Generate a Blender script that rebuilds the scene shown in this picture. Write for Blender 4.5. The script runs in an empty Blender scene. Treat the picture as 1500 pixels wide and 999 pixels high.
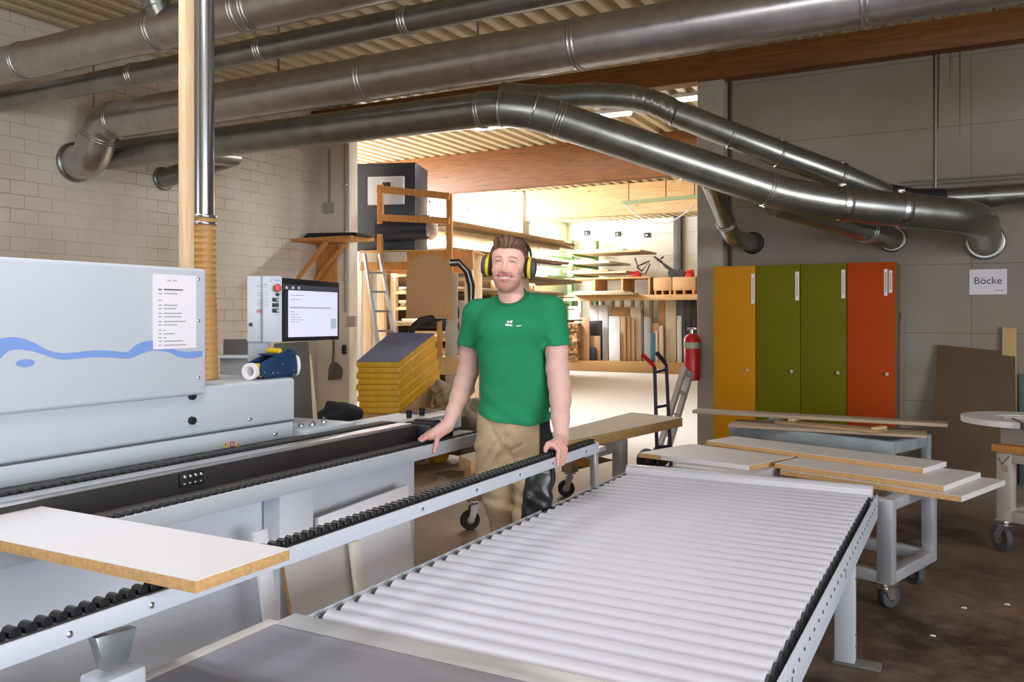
import bpy, bmesh, math, random
import numpy as np
from mathutils import Vector, Matrix, noise as mnoise
R = math.radians
PI = math.pi
random.seed(7)
scn = bpy.context.scene
COL = scn.collection

# ------------------------------------------------------------------ camera geometry (metres; camera at x=y=0)
CAM_H = 1.46
FPX = 1250.0
YH = 462.0
TH = math.atan(673 / 1250)
SN, CS = math.sin(TH), math.cos(TH)


def ray(px, py):
    u = (px - 750) / FPX
    v = (YH - py) / FPX
    return Vector((-SN + u * CS, CS + u * SN, v))


def PZ(px, py, z):
    d = ray(px, py); t = (z - CAM_H) / d.z
    return Vector((d.x * t, d.y * t, z))


def PX(px, py, X):
    d = ray(px, py); t = X / d.x
    return Vector((X, d.y * t, CAM_H + d.z * t))


def PY(px, py, Y):
    d = ray(px, py); t = Y / d.y
    return Vector((d.x * t, Y, CAM_H + d.z * t))


def PD(px, py, t):
    d = ray(px, py)
    return Vector((d.x * t, d.y * t, CAM_H + d.z * t))


# ------------------------------------------------------------------ mesh builder
class MB:
    def __init__(s):
        s.bm = bmesh.new()

    def _bev(s, verts, faces, bev, seg=2):
        if bev > 0:
            ed = set()
            for f in faces:
                for e in f.edges:
                    ed.add(e)
            bmesh.ops.bevel(s.bm, geom=list(ed), offset=bev, segments=seg, affect='EDGES', profile=0.5, clamp_overlap=True)

    def hexa(s, p, bev=0.0, seg=2):
        """8 corners: bottom 4 (ccw), top 4"""
        v = [s.bm.verts.new(Vector(q)) for q in p]
        F = [(0, 3, 2, 1), (4, 5, 6, 7), (0, 1, 5, 4), (1, 2, 6, 5), (2, 3, 7, 6), (3, 0, 4, 7)]
        fs = [s.bm.faces.new([v[i] for i in f]) for f in F]
        s._bev(v, fs, bev, seg)
        return s

    def box(s, x0, x1, y0, y1, z0, z1, bev=0.0, seg=2):
        return s.hexa([(x0, y0, z0), (x1, y0, z0), (x1, y1, z0), (x0, y1, z0),
                       (x0, y0, z1), (x1, y0, z1), (x1, y1, z1), (x0, y1, z1)], bev, seg)

    def obox(s, c, size, M=None, bev=0.0, seg=2):
        a, b, d = size[0] / 2, size[1] / 2, size[2] / 2
        M = M or Matrix.Identity(3)
        c = Vector(c)
        P = [(-a, -b, -d), (a, -b, -d), (a, b, -d), (-a, b, -d), (-a, -b, d), (a, -b, d), (a, b, d), (-a, b, d)]
        return s.hexa([c + M @ Vector(q) for q in P], bev, seg)

    def bar(s, p0, p1, w, h, up=(0, 0, 1), bev=0.0):
        """rectangular bar from p0 to p1: w across, h along up"""
        p0, p1 = Vector(p0), Vector(p1)
        d = (p1 - p0); L = d.length; d.normalize()
        up = Vector(up)
        sd = d.cross(up)
        if sd.length < 1e-5:
            sd = d.cross(Vector((1, 0, 0)))
        sd.normalize(); up = sd.cross(d).normalized()
        M = Matrix((sd, d, up)).transposed()
        return s.obox((p0 + p1) / 2, (w, L, h), M, bev)

    def prism(s, poly, vec, bev=0.0):
        vec = Vector(vec)
        a = [s.bm.verts.new(Vector(q)) for q in poly]
        b = [s.bm.verts.new(Vector(q) + vec) for q in poly]
        n = len(a)
        fs = [s.bm.faces.new(a[::-1]), s.bm.faces.new(b)]
        for i in range(n):
            fs.append(s.bm.faces.new((a[i], a[(i + 1) % n], b[(i + 1) % n], b[i])))
        s._bev(a + b, fs, bev)
        return s

    def tube(s, pts, r, seg=20, caps=True, closed=False):
        pts = [Vector(p) for p in pts]
        n = len(pts)
        rs = r if isinstance(r, (list, tuple)) else [r] * n
        tang = []
        for i in range(n):
            if closed:
                t = pts[(i + 1) % n] - pts[i - 1]
            elif i == 0:
                t = pts[1] - pts[0]
            elif i == n - 1:
                t = pts[-1] - pts[-2]
            else:
                t = (pts[i + 1] - pts[i]).normalized() + (pts[i] - pts[i - 1]).normalized()
            tang.append(t.normalized())
        ref = Vector((0, 0, 1)) if abs(tang[0].z) < 0.9 else Vector((1, 0, 0))
        nrm = (ref - tang[0] * ref.dot(tang[0])).normalized()
        rings = []
        for i in range(n):
            nrm = (nrm - tang[i] * nrm.dot(tang[i])).normalized()
            bn = tang[i].cross(nrm)
            rings.append([s.bm.verts.new(pts[i] + (nrm * math.cos(2 * PI * k / seg) + bn * math.sin(2 * PI * k / seg)) * rs[i]) for k in range(seg)])
        m = n if closed else n - 1
        for i in range(m):
            A, B = rings[i], rings[(i + 1) % n]
            for k in range(seg):
                s.bm.faces.new((A[k], A[(k + 1) % seg], B[(k + 1) % seg], B[k]))
        if caps and not closed:
            s.bm.faces.new(rings[0][::-1]); s.bm.faces.new(rings[-1])
        return s

    def cyl(s, p0, p1, r0, r1=None, seg=24, caps=True):
        return s.tube([p0, p1], [r0, r0 if r1 is None else r1], seg, caps)

    def lathe(s, prof, c=(0, 0, 0), axis=(0, 0, 1), seg=28):
        """prof: list of (r, h) along axis"""
        ax = Vector(axis).normalized(); c = Vector(c)
        ref = Vector((0, 0, 1)) if abs(ax.z) < 0.9 else Vector((1, 0, 0))
        a = (ref - ax * ref.dot(ax)).normalized(); b = ax.cross(a)
        rings = [[s.bm.verts.new(c + ax * h + (a * math.cos(2 * PI * k / seg) + b * math.sin(2 * PI * k / seg)) * max(r, 1e-4)) for k in range(seg)] for r, h in prof]
        for A, B in zip(rings[:-1], rings[1:]):
            for k in range(seg):
                s.bm.faces.new((A[k], A[(k + 1) % seg], B[(k + 1) % seg], B[k]))
        s.bm.faces.new(rings[0][::-1]); s.bm.faces.new(rings[-1])
        return s

    def sphere(s, c, r, seg=16, sc=(1, 1, 1)):
        M = Matrix.Translation(Vector(c)) @ Matrix.Diagonal((sc[0], sc[1], sc[2], 1))
        bmesh.ops.create_uvsphere(s.bm, u_segments=seg, v_segments=max(6, seg // 2), radius=r, matrix=M)
        return s

    def ring(s, c, axis, r, w=0.012, t=0.006, seg=28):
        """a flat band round a pipe: centre c, outer radius r+t"""
        ax = Vector(axis).normalized()
        return s.lathe([(r * 0.97, -w / 2), (r + t * .6, -w / 2), (r + t, -w / 4), (r + t, w / 4), (r + t * .6, w / 2), (r * 0.97, w / 2)], c, ax, seg)

    def finish(s, name, off=Vector((0, 0, 0)), sharp=35):
        bmesh.ops.recalc_face_normals(s.bm, faces=s.bm.faces)
        if off.length > 0:
            bmesh.ops.translate(s.bm, verts=s.bm.verts, vec=-off)
        me = bpy.data.meshes.new(name)
        s.bm.to_mesh(me); s.bm.free()
        for p in me.polygons:
            p.use_smooth = True
        me.set_sharp_from_angle(angle=R(sharp))
        return me


def base_off(o):
    v = Vector((0, 0, 0))
    while o is not None:
        v += o.location
        o = o.parent
    return v


def tag(o, label=None, cat=None, group=None, kind=None):
    if label: o['label'] = label
    if cat: o['category'] = cat
    if group: o['group'] = group
    if kind: o['kind'] = kind
    return o


def thing(name, loc, label, cat, group=None):
    o = bpy.data.objects.new(name, None)
    o.empty_display_size = 0.1
    COL.objects.link(o)
    o.location = Vector(loc)
    return tag(o, label, cat, group)


def part(name, mb, m, parent, label=None, sharp=35):
    """one mesh object under a thing or a part (coordinates given in the room)"""
    me = mb.finish(name, base_off(parent), sharp)
    o = bpy.data.objects.new(name, me)
    if m is not None:
        me.materials.append(m)
    COL.objects.link(o)
    o.parent = parent
    if label: o['label'] = label
    return o


def solo(name, mb, m, label, cat, group=None, sharp=35):
    """a thing that is one mesh; origin at its base"""
    mb.bm.verts.ensure_lookup_table()
    xs = [v.co for v in mb.bm.verts]
    off = Vector((sum(v.x for v in xs) / len(xs), sum(v.y for v in xs) / len(xs), min(v.z for v in xs)))
    me = mb.finish(name, off, sharp)
    o = bpy.data.objects.new(name, me)
    me.materials.append(m)
    COL.objects.link(o)
    o.location = off
    return tag(o, label, cat, group)


def struct(name, mb, m, label=None, parent=None, sharp=35):
    me = mb.finish(name, Vector((0, 0, 0)), sharp)
    o = bpy.data.objects.new(name, me)
    me.materials.append(m)
    COL.objects.link(o)
    if parent: o.parent = parent
    else: o['kind'] = 'structure'
    if label: o['label'] = label
    return o


def copy_part(o, parent, dloc=None):
    c = o.copy(); COL.objects.link(c); c.parent = parent
    if dloc is not None:
        c.location = o.location + Vector(dloc)
    return c


def copy_tree(o, parent=None):
    c = o.copy(); COL.objects.link(c); c.parent = parent
    for ch in list(o.children):
        copy_tree(ch, c)
    return c


def cut_text(name, txt, size, loc, right, up, m, parent, depth=0.001, align='CENTER'):
    """flat lettering as a mesh part: loc is the centre, right/up span its plane"""
    cu = bpy.data.curves.new(name, 'FONT')
    cu.body = txt; cu.size = size; cu.extrude = depth / 2
    cu.align_x = align; cu.align_y = 'CENTER'
    tmp = bpy.data.objects.new(name + '_src', cu)
    COL.objects.link(tmp)
    dg = bpy.context.evaluated_depsgraph_get(); dg.update()
    me = bpy.data.meshes.new_from_object(tmp.evaluated_get(dg))
    COL.objects.unlink(tmp); bpy.data.objects.remove(tmp)
    r = Vector(right).normalized(); u = Vector(up).normalized(); n = r.cross(u)
    M = Matrix.Translation(Vector(loc) - base_off(parent)) @ Matrix((r, u, n)).transposed().to_4x4()
    me.transform(M)
    me.materials.clear(); me.materials.append(m)
    o = bpy.data.objects.new(name, me); COL.objects.link(o); o.parent = parent
    return o


# ------------------------------------------------------------------ materials
def lin(c):
    if isinstance(c, str):
        c = c.lstrip('#'); c = [int(c[i:i + 2], 16) / 255 for i in (0, 2, 4)]
    return tuple((x / 12.92 if x <= 0.04045 else ((x + 0.055) / 1.055) ** 2.4) for x in c) + (1.0,)


def new_mat(name):
    m = bpy.data.materials.new(name); m.use_nodes = True
    nt = m.node_tree
    return m, nt, nt.nodes['Principled BSDF']


def mat(name, col, rough=0.5, metal=0.0, var=0.0, scale=8.0, bump=0.0, bscale=60.0, stretch=(1, 1, 1), spec=None, rvar=0.0, col2=None):
    m, nt, b = new_mat(name)
    N, L = nt.nodes, nt.links
    c = lin(col)
    b.inputs['Base Color'].default_value = c
    b.inputs['Roughness'].default_value = rough
    b.inputs['Metallic'].default_value = metal
    if spec is not None:
        b.inputs['Specular IOR Level'].default_value = spec
    if var > 0 or bump > 0 or rvar > 0 or col2:
        tc = N.new('ShaderNodeTexCoord'); mp = N.new('ShaderNodeMapping')
        mp.inputs['Scale'].default_value = stretch
        L.new(tc.outputs['Object'], mp.inputs['Vector'])
        nz = N.new('ShaderNodeTexNoise'); nz.inputs['Scale'].default_value = scale; nz.inputs['Detail'].default_value = 5
        L.new(mp.outputs['Vector'], nz.inputs['Vector'])
        if var > 0 or col2:
            rp = N.new('ShaderNodeValToRGB')
            rp.color_ramp.elements[0].position = 0.3; rp.color_ramp.elements[1].position = 0.7
            if col2:
                a, d = c, lin(col2)
            else:
                a = tuple(x * (1 - var) for x in c[:3]) + (1,); d = tuple(min(1, x * (1 + var)) for x in c[:3]) + (1,)
            rp.color_ramp.elements[0].color = a; rp.color_ramp.elements[1].color = d
            L.new(nz.outputs['Fac'], rp.inputs['Fac']); L.new(rp.outputs['Color'], b.inputs['Base Color'])
        if rvar > 0:
            mr = N.new('ShaderNodeMapRange')
            mr.inputs['To Min'].default_value = max(0.02, rough - rvar); mr.inputs['To Max'].default_value = min(1, rough + rvar)
            L.new(nz.outputs['Fac'], mr.inputs['Value']); L.new(mr.outputs['Result'], b.inputs['Roughness'])
        if bump > 0:
            n2 = N.new('ShaderNodeTexNoise'); n2.inputs['Scale'].default_value = bscale; n2.inputs['Detail'].default_value = 4
            L.new(mp.outputs['Vector'], n2.inputs['Vector'])
            bp = N.new('ShaderNodeBump'); bp.inputs['Strength'].default_value = bump; bp.inputs['Distance'].default_value = 0.01
            L.new(n2.outputs['Fac'], bp.inputs['Height']); L.new(bp.outputs['Normal'], b.inputs['Normal'])
    return m


def wood(name, c1, c2, axis=0, rough=0.6, scale=6.0, knots=True):
    m, nt, b = new_mat(name)
    N, L = nt.nodes, nt.links
    tc = N.new('ShaderNodeTexCoord'); mp = N.new('ShaderNodeMapping')
    st = [9.0, 9.0, 9.0]; st[axis] = 0.7
    mp.inputs['Scale'].default_value = st
    L.new(tc.outputs['Object'], mp.inputs['Vector'])
    nz = N.new('ShaderNodeTexNoise'); nz.inputs['Scale'].default_value = scale; nz.inputs['Detail'].default_value = 6; nz.inputs['Distortion'].default_value = 0.6
    L.new(mp.outputs['Vector'], nz.inputs['Vector'])
    rp = N.new('ShaderNodeValToRGB')
    rp.color_ramp.elements[0].position = 0.32; rp.color_ramp.elements[1].position = 0.68
    rp.color_ramp.elements[0].color = lin(c1); rp.color_ramp.elements[1].color = lin(c2)
    L.new(nz.outputs['Fac'], rp.inputs['Fac'])
    out = rp.outputs['Color']
    if knots:
        vo = N.new('ShaderNodeTexVoronoi'); vo.inputs['Scale'].default_value = 1.0
        mp2 = N.new('ShaderNodeMapping'); s2 = [4.5, 4.5, 4.5]; s2[axis] = 1.6
        mp2.inputs['Scale'].default_value = s2
        L.new(tc.outputs['Object'], mp2.inputs['Vector']); L.new(mp2.outputs['Vector'], vo.inputs['Vector'])
        r2 = N.new('ShaderNodeValToRGB'); r2.color_ramp.elements[0].position = 0.03; r2.color_ramp.elements[1].position = 0.1
        r2.color_ramp.elements[0].color = (.35, .3, .28, 1); r2.color_ramp.elements[1].color = (1, 1, 1, 1)
        L.new(vo.outputs['Distance'], r2.inputs['Fac'])
        mx = N.new('ShaderNodeMix'); mx.data_type = 'RGBA'; mx.blend_type = 'MULTIPLY'; mx.inputs[0].default_value = 1
        L.new(out, mx.inputs[6]); L.new(r2.outputs['Color'], mx.inputs[7]); out = mx.outputs[2]
    L.new(out, b.inputs['Base Color'])
    b.inputs['Roughness'].default_value = rough
    return m


def emis(name, col, strength):
    m, nt, b = new_mat(name)
    b.inputs['Base Color'].default_value = lin(col)
    b.inputs['Emission Color'].default_value = lin(col)
    b.inputs['Emission Strength'].default_value = strength
    return m


def brick_mat(name, c1, c2, mortar, bw, rh, axis, msize=0.006, offset=0.5, rough=0.85):
    """painted block wall; axis 0: wall runs along x, 1: along y"""
    m, nt, b = new_mat(name)
    N, L = nt.nodes, nt.links
    tc = N.new('ShaderNodeTexCoord'); sp = N.new('ShaderNodeSeparateXYZ'); cb = N.new('ShaderNodeCombineXYZ')
    L.new(tc.outputs['Object'], sp.inputs[0])
    L.new(sp.outputs[axis], cb.inputs[0]); L.new(sp.outputs[2], cb.inputs[1])
    br = N.new('ShaderNodeTexBrick')
    br.inputs['Scale'].default_value = 1.0
    br.inputs['Brick Width'].default_value = bw; br.inputs['Row Height'].default_value = rh
    br.inputs['Mortar Size'].default_value = msize; br.inputs['Mortar Smooth'].default_value = 0.4
    br.inputs['Bias'].default_value = 0.0; br.offset = offset
    br.inputs['Color1'].default_value = lin(c1); br.inputs['Color2'].default_value = lin(c2); br.inputs['Mortar'].default_value = lin(mortar)
    L.new(cb.outputs[0], br.inputs['Vector'])
    nz = N.new('ShaderNodeTexNoise'); nz.inputs['Scale'].default_value = 1.1; nz.inputs['Detail'].default_value = 7
    L.new(tc.outputs['Object'], nz.inputs['Vector'])
    rp = N.new('ShaderNodeValToRGB'); rp.color_ramp.elements[0].position = .3; rp.color_ramp.elements[1].position = .62
    rp.color_ramp.elements[0].color = (.78, .75, .7, 1); rp.color_ramp.elements[1].color = (1, 1, 1, 1)
    L.new(nz.outputs['Fac'], rp.inputs['Fac'])
    # joints only partly show through the paint
    n2 = N.new('ShaderNodeTexNoise'); n2.inputs['Scale'].default_value = 1.7; n2.inputs['Detail'].default_value = 3
    L.new(tc.outputs['Object'], n2.inputs['Vector'])
    r3 = N.new('ShaderNodeValToRGB'); r3.color_ramp.elements[0].position = .42; r3.color_ramp.elements[1].position = .62
    r3.color_ramp.elements[0].color = (.12, .12, .12, 1); r3.color_ramp.elements[1].color = (.62, .62, .62, 1)
    L.new(n2.outputs['Fac'], r3.inputs['Fac'])
    m0 = N.new('ShaderNodeMix'); m0.data_type = 'RGBA'
    L.new(r3.outputs['Color'], m0.inputs[0])
    m0.inputs[6].default_value = lin(c1); L.new(br.outputs['Color'], m0.inputs[7])
    mx = N.new('ShaderNodeMix'); mx.data_type = 'RGBA'; mx.blend_type = 'MULTIPLY'; mx.inputs[0].default_value = .8
    L.new(m0.outputs[2], mx.inputs[6]); L.new(rp.outputs['Color'], mx.inputs[7])
    L.new(mx.outputs[2], b.inputs['Base Color'])
    bp = N.new('ShaderNodeBump'); bp.inputs['Strength'].default_value = .5; bp.inputs['Distance'].default_value = .006; bp.invert = True
    L.new(br.outputs['Fac'], bp.inputs['Height']); L.new(bp.outputs['Normal'], b.inputs['Normal'])
    b.inputs['Roughness'].default_value = rough
    return m


M = {}
M['paint'] = mat('light_grey_blue_paint', '#c4ccd8', .38, var=.03, scale=3)
M['paint_dk'] = mat('blue_grey_paint', '#d8deea', .42, var=.04, scale=2)
M['seam'] = mat('dark_seam', '#565c62', .6)
M['black'] = mat('black_plastic', '#15161a', .5, var=.2, scale=20)
M['black_face'] = mat('dark_panel', '#2c2a29', .55, var=.2, scale=10, stretch=(1, .2, 1))
M['track'] = mat('grey_track', '#5c5c5c', .55, var=.12, scale=14)
M['roller_blk'] = mat('black_rubber_roller', '#17171c', .32)
M['alu'] = mat('aluminium', '#d6d7dc', .3, .85, var=.05, scale=12)
M['chrome'] = mat('chrome', '#dcdde0', .15, 1.0)
M['galv'] = mat('galvanised_steel', '#b8b4b2', .3, .9, var=.12, scale=9, rvar=.08, bump=.05, bscale=22)
M['galv_dk'] = mat('weathered_galvanised_steel', '#92948f', .31, .9, var=.15, scale=7, rvar=.08, bump=.06, bscale=18)
M['conv'] = mat('grey_plastic_roller', '#cdcedc', .45, var=.02, scale=5)
M['white'] = mat('white_laminate', '#e6e6ee', .35, var=.012, scale=3)
M['mdf'] = mat('raw_board_edge', '#c79f6a', .8, var=.16, scale=90, bump=.1, bscale=200)
M['mdf_face'] = mat('brown_fibreboard', '#bd9465', .75, var=.07, scale=30)
M['hardboard'] = mat('dark_hardboard', '#5d4a34', .7, var=.12, scale=5)
M['pine'] = wood('pine', '#d9b88e', '#e9cfab', 2, .6)
M['pine_x'] = wood('pine_lengthwise', '#d1a872', '#e2c294', 0, .6)
M['pine_o'] = wood('orange_pine', '#b9793c', '#d0944f', 2, .55)
M['glulam'] = wood('orange_glulam', '#643a0e', '#84501a', 0, .5, 4)
M['glulam_lt'] = wood('pale_glulam', '#d0a468', '#e2c08a', 0, .5, 4)
M['ply'] = wood('plywood', '#c39a63', '#d8b47e', 1, .6, 5, False)
M['osb'] = mat('chipboard', '#b08a58', .8, var=.2, scale=40)
M['concrete'] = mat('concrete', '#b3aaa1', .85, var=.12, scale=4, bump=.15, bscale=30)
M['steel_lg'] = mat('light_grey_steel', '#b4b6bd', .4, .35, var=.12, scale=6, rvar=.1)
M['steel_bl'] = mat('pale_blue_steel', '#97a3a9', .45, .2, var=.2, scale=7)
M['rubber'] = mat('grey_rubber', '#44474b', .75, var=.15, scale=12)
M['rubber_bk'] = mat('black_rubber', '#1c1b1c', .7)
M['red'] = mat('red_paint', '#c01a1c', .35)
M['hose'] = mat('ochre_hose', '#b58a50', .45, var=.1, scale=10)
M['paper'] = mat('paper', '#e9e7f0', .7)
M['ink'] = mat('grey_print', '#a6a6b2', .7)
M['ink_dk'] = mat('dark_print', '#3b3b42', .7)
M['wave'] = mat('blue_print', '#7c9ddd', .4)
M['yellow'] = mat('yellow_plastic', '#e8c81c', .45)
M['warn'] = mat('warning_yellow', '#e6c51e', .5)
M['green'] = mat('green_steel', '#5c8a4a', .5)
M['sheetgrey'] = mat('grey_laminate', '#6d6c70', .45, var=.06, scale=3)
M['blue_blk'] = mat('navy_steel', '#17375e', .4, var=.1, scale=8)
# ------------------------------------------------------------------ the room
YW = 8.62      # wall behind the lockers
XL = -7.5      # block wall on the left
CEIL = 4.13


def floor_mat():
    m, nt, b = new_mat('worn_workshop_floor')
    N, L = nt.nodes, nt.links
    tc = N.new('ShaderNodeTexCoord')
    n1 = N.new('ShaderNodeTexNoise'); n1.inputs['Scale'].default_value = 1.3; n1.inputs['Detail'].default_value = 9; n1.inputs['Roughness'].default_value = .62
    L.new(tc.outputs['Object'], n1.inputs['Vector'])
    r1 = N.new('ShaderNodeValToRGB')
    e = r1.color_ramp.elements
    e[0].position = .38; e[0].color = lin('#3d2c23'); e[1].position = .62; e[1].color = lin('#806854')
    L.new(n1.outputs['Fac'], r1.inputs['Fac'])
    n2 = N.new('ShaderNodeTexNoise'); n2.inputs['Scale'].default_value = 7; n2.inputs['Detail'].default_value = 8; n2.inputs['Roughness'].default_value = .7
    L.new(tc.outputs['Object'], n2.inputs['Vector'])
    r2 = N.new('ShaderNodeValToRGB'); r2.color_ramp.elements[0].position = .47; r2.color_ramp.elements[1].position = .72
    r2.color_ramp.elements[0].color = (0, 0, 0, 1); r2.color_ramp.elements[1].color = (.55, .55, .55, 1)
    L.new(n2.outputs['Fac'], r2.inputs['Fac'])
    mx = N.new('ShaderNodeMix'); mx.data_type = 'RGBA'
    L.new(r2.outputs['Color'], mx.inputs[0]); L.new(r1.outputs['Color'], mx.inputs[6]); mx.inputs[7].default_value = lin('#8d8378')
    # paler floor in the hall beyond the opening and along the walkway on the left
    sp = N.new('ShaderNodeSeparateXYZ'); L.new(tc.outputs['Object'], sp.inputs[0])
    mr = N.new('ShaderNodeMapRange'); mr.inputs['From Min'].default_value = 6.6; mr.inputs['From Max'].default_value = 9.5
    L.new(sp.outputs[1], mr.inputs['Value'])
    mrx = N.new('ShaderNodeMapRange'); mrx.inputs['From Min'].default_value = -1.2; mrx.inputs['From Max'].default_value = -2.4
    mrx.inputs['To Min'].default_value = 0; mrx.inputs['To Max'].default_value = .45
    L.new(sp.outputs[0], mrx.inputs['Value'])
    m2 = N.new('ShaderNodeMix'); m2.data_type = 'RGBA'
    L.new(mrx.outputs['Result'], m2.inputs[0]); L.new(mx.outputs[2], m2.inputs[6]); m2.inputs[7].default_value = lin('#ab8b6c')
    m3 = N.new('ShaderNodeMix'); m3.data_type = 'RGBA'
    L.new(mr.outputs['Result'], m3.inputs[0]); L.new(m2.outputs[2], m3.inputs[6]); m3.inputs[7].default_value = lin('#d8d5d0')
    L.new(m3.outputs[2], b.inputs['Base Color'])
    b.inputs['Roughness'].default_value = .55
    bp = N.new('ShaderNodeBump'); bp.inputs['Strength'].default_value = .1; bp.inputs['Distance'].default_value = .01
    L.new(n2.outputs['Fac'], bp.inputs['Height']); L.new(bp.outputs['Normal'], b.inputs['Normal'])
    return m


struct('floor', MB().box(-16, 7, -6, 24, -.2, 0), floor_mat())

M['blocks'] = brick_mat('painted_block_wall', '#dcd3c6', '#d6ccbc', '#7d6c5a', .26, .127, 1, .005)
M['blocks_x'] = brick_mat('painted_block_wall_b', '#dcd3c6', '#d6ccbc', '#7d6c5a', .26, .127, 0, .005)


def panel_wall_mat():
    """large painted concrete panels with a few dark rain-like streaks"""
    m, nt, b = new_mat('painted_concrete_panels')
    N, L = nt.nodes, nt.links
    tc = N.new('ShaderNodeTexCoord'); sp = N.new('ShaderNodeSeparateXYZ'); cb = N.new('ShaderNodeCombineXYZ')
    L.new(tc.outputs['Object'], sp.inputs[0]); L.new(sp.outputs[0], cb.inputs[0]); L.new(sp.outputs[2], cb.inputs[1])
    mp = N.new('ShaderNodeMapping'); mp.inputs['Location'].default_value = (0, -.06, 0)
    L.new(cb.outputs[0], mp.inputs[0])
    br = N.new('ShaderNodeTexBrick'); br.inputs['Scale'].default_value = 1; br.offset = 0
    br.inputs['Brick Width'].default_value = 60; br.inputs['Row Height'].default_value = .62
    br.inputs['Mortar Size'].default_value = .004; br.inputs['Mortar Smooth'].default_value = .6
    br.inputs['Color1'].default_value = lin('#9b9388'); br.inputs['Color2'].default_value = lin('#978f83'); br.inputs['Mortar'].default_value = lin('#6f6353')
    L.new(mp.outputs[0], br.inputs['Vector'])
    nz = N.new('ShaderNodeTexNoise'); nz.inputs['Scale'].default_value = 1.3; nz.inputs['Detail'].default_value = 8
    L.new(tc.outputs['Object'], nz.inputs['Vector'])
    rp = N.new('ShaderNodeValToRGB'); rp.color_ramp.elements[0].position = .3; rp.color_ramp.elements[1].position = .65
    rp.color_ramp.elements[0].color = (.8, .76, .7, 1); rp.color_ramp.elements[1].color = (1, 1, 1, 1)
    L.new(nz.outputs['Fac'], rp.inputs['Fac'])
    mx = N.new('ShaderNodeMix'); mx.data_type = 'RGBA'; mx.blend_type = 'MULTIPLY'; mx.inputs[0].default_value = 1
    L.new(br.outputs['Color'], mx.inputs[6]); L.new(rp.outputs['Color'], mx.inputs[7])
    L.new(mx.outputs[2], b.inputs['Base Color'])
    b.inputs['Roughness'].default_value = .8
    return m


M['panels'] = panel_wall_mat()
# left block wall, its end pier and the wall with the lockers; the opening between them leads to the hall
struct('wall_left', MB().box(XL - .3, XL, -6, 8.58, 0, CEIL + .4), M['blocks'])
struct('wall_far', MB().box(-2.12, 6.2, YW, YW + .3, 0, 3.9), M['panels'])
xp0 = PY(1021, 300, YW - .12).x; xp1 = PY(1059, 300, YW - .12).x
struct('pillar_right', MB().box(xp0, xp1, YW - .12, YW + .35, 0, 4.05, .01), M['concrete'])
wr = MB()
wr.box(6, 6.3, -6, 24, 0, .25); wr.box(6, 6.3, -6, 24, 3.3, CEIL + .4); wr.box(6, 6.3, -6, -4.2, .25, 3.3); wr.box(6, 6.3, 2.6, 24, .25, 3.3)
struct('wall_right', wr, M['panels'])
# pier at the left of the opening, cream painted, with a rounded vertical conduit
xq0 = XL - .3; xq1 = PY(524, 300, 8.75).x
M['cream'] = mat('cream_paint', '#dbd0c0', .7, var=.05, scale=3)
struct('pillar_left', MB().box(xq0, xq1, 8.58, 8.75, 0, CEIL + .3, .008), M['cream'])

# wall behind the camera
wf0 = MB()
wf0.box(-7.8, 6.3, -6.3, -6, 0, .9); wf0.box(-7.8, 6.3, -6.3, -6, 3.2, CEIL + .4); wf0.box(-7.8, -4.0, -6.3, -6, .9, 3.2); wf0.box(2.0, 6.3, -6.3, -6, .9, 3.2)
struct('wall_front', wf0, M['panels'])

# corrugated roof deck: ribs run away from the camera
def deck(x0, x1, y0, y1, z):
    mb = MB()
    prof = []
    x = x0
    p = .205
    while x < x1:
        prof += [(x, 0), (x + .085, 0), (x + .115, .11), (x + .175, .11)]
        x += p
    bm = mb.bm
    A = [bm.verts.new((px, y0, z + pz)) for px, pz in prof]
    B = [bm.verts.new((px, y1, z + pz)) for px, pz in prof]
    for i in range(len(prof) - 1):
        bm.faces.new((A[i], B[i], B[i + 1], A[i + 1]))
    C1 = [bm.verts.new((px, y0, z + pz + .004)) for px, pz in prof]
    D1 = [bm.verts.new((px, y1, z + pz + .004)) for px, pz in prof]
    for i in range(len(prof) - 1):
        bm.faces.new((C1[i], C1[i + 1], D1[i + 1], D1[i]))
    return mb


M['deck'] = mat('cream_roof_deck', '#c9b690', .55, var=.05, scale=2)
struct('ceiling', deck(-16, 6.4, -6.2, 24, CEIL), M['deck'])
struct('roof', MB().box(-16.2, 6.4, -6.3, 24.3, CEIL + .13, CEIL + .3), M['concrete'])

# glued timber beams
bz0 = PY(1280, 86, YW - .14).z
struct('beam_front', MB().box(-8, 6, YW - .16, YW + .02, bz0, CEIL - .04, .006), M['glulam'])
struct('beam_middle', MB().box(-10.5, 6, 12.0, 12.16, 3.49, CEIL, .006), M['glulam'])
struct('beam_back', MB().box(PY(770, 300, 16.3).x, 6, 16.3, 16.46, 3.49, CEIL, .006), M['glulam_lt'])

# hall shell
M['hallwall'] = mat('pale_hall_wall', '#b8b2a4', .8, var=.05, scale=2)
struct('wall_hall_back', MB().box(-16, 6.2, 22.6, 22.9, 0, CEIL + .4), M['hallwall'])
hl = MB()
XH = -10.35
hl.box(XH - .3, XH, 8.6, 22.8, 0, 2.35); hl.box(XH - .3, XH, 8.6, 22.8, 3.98, CEIL + .4)
hl.box(XH - .3, XH, 8.6, 9.2, 2.35, 3.98); hl.box(XH - .3, XH, 22.0, 22.8, 2.35, 3.98)
M['hallwhite'] = mat('white_hall_wall', '#dcd9d0', .8)
struct('wall_hall_left', hl, M['hallwhite'])
struct('wall_hall_front', MB().box(-16, XL - .29, 8.3, 8.6, 0, CEIL + .4), M['hallwhite'])
struct('column_hall', MB().box(PY(752, 300, 16.4).x, PY(769, 300, 16.4).x, 16.3, 16.6, 0, CEIL, .01), M['hallwhite'])
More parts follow.
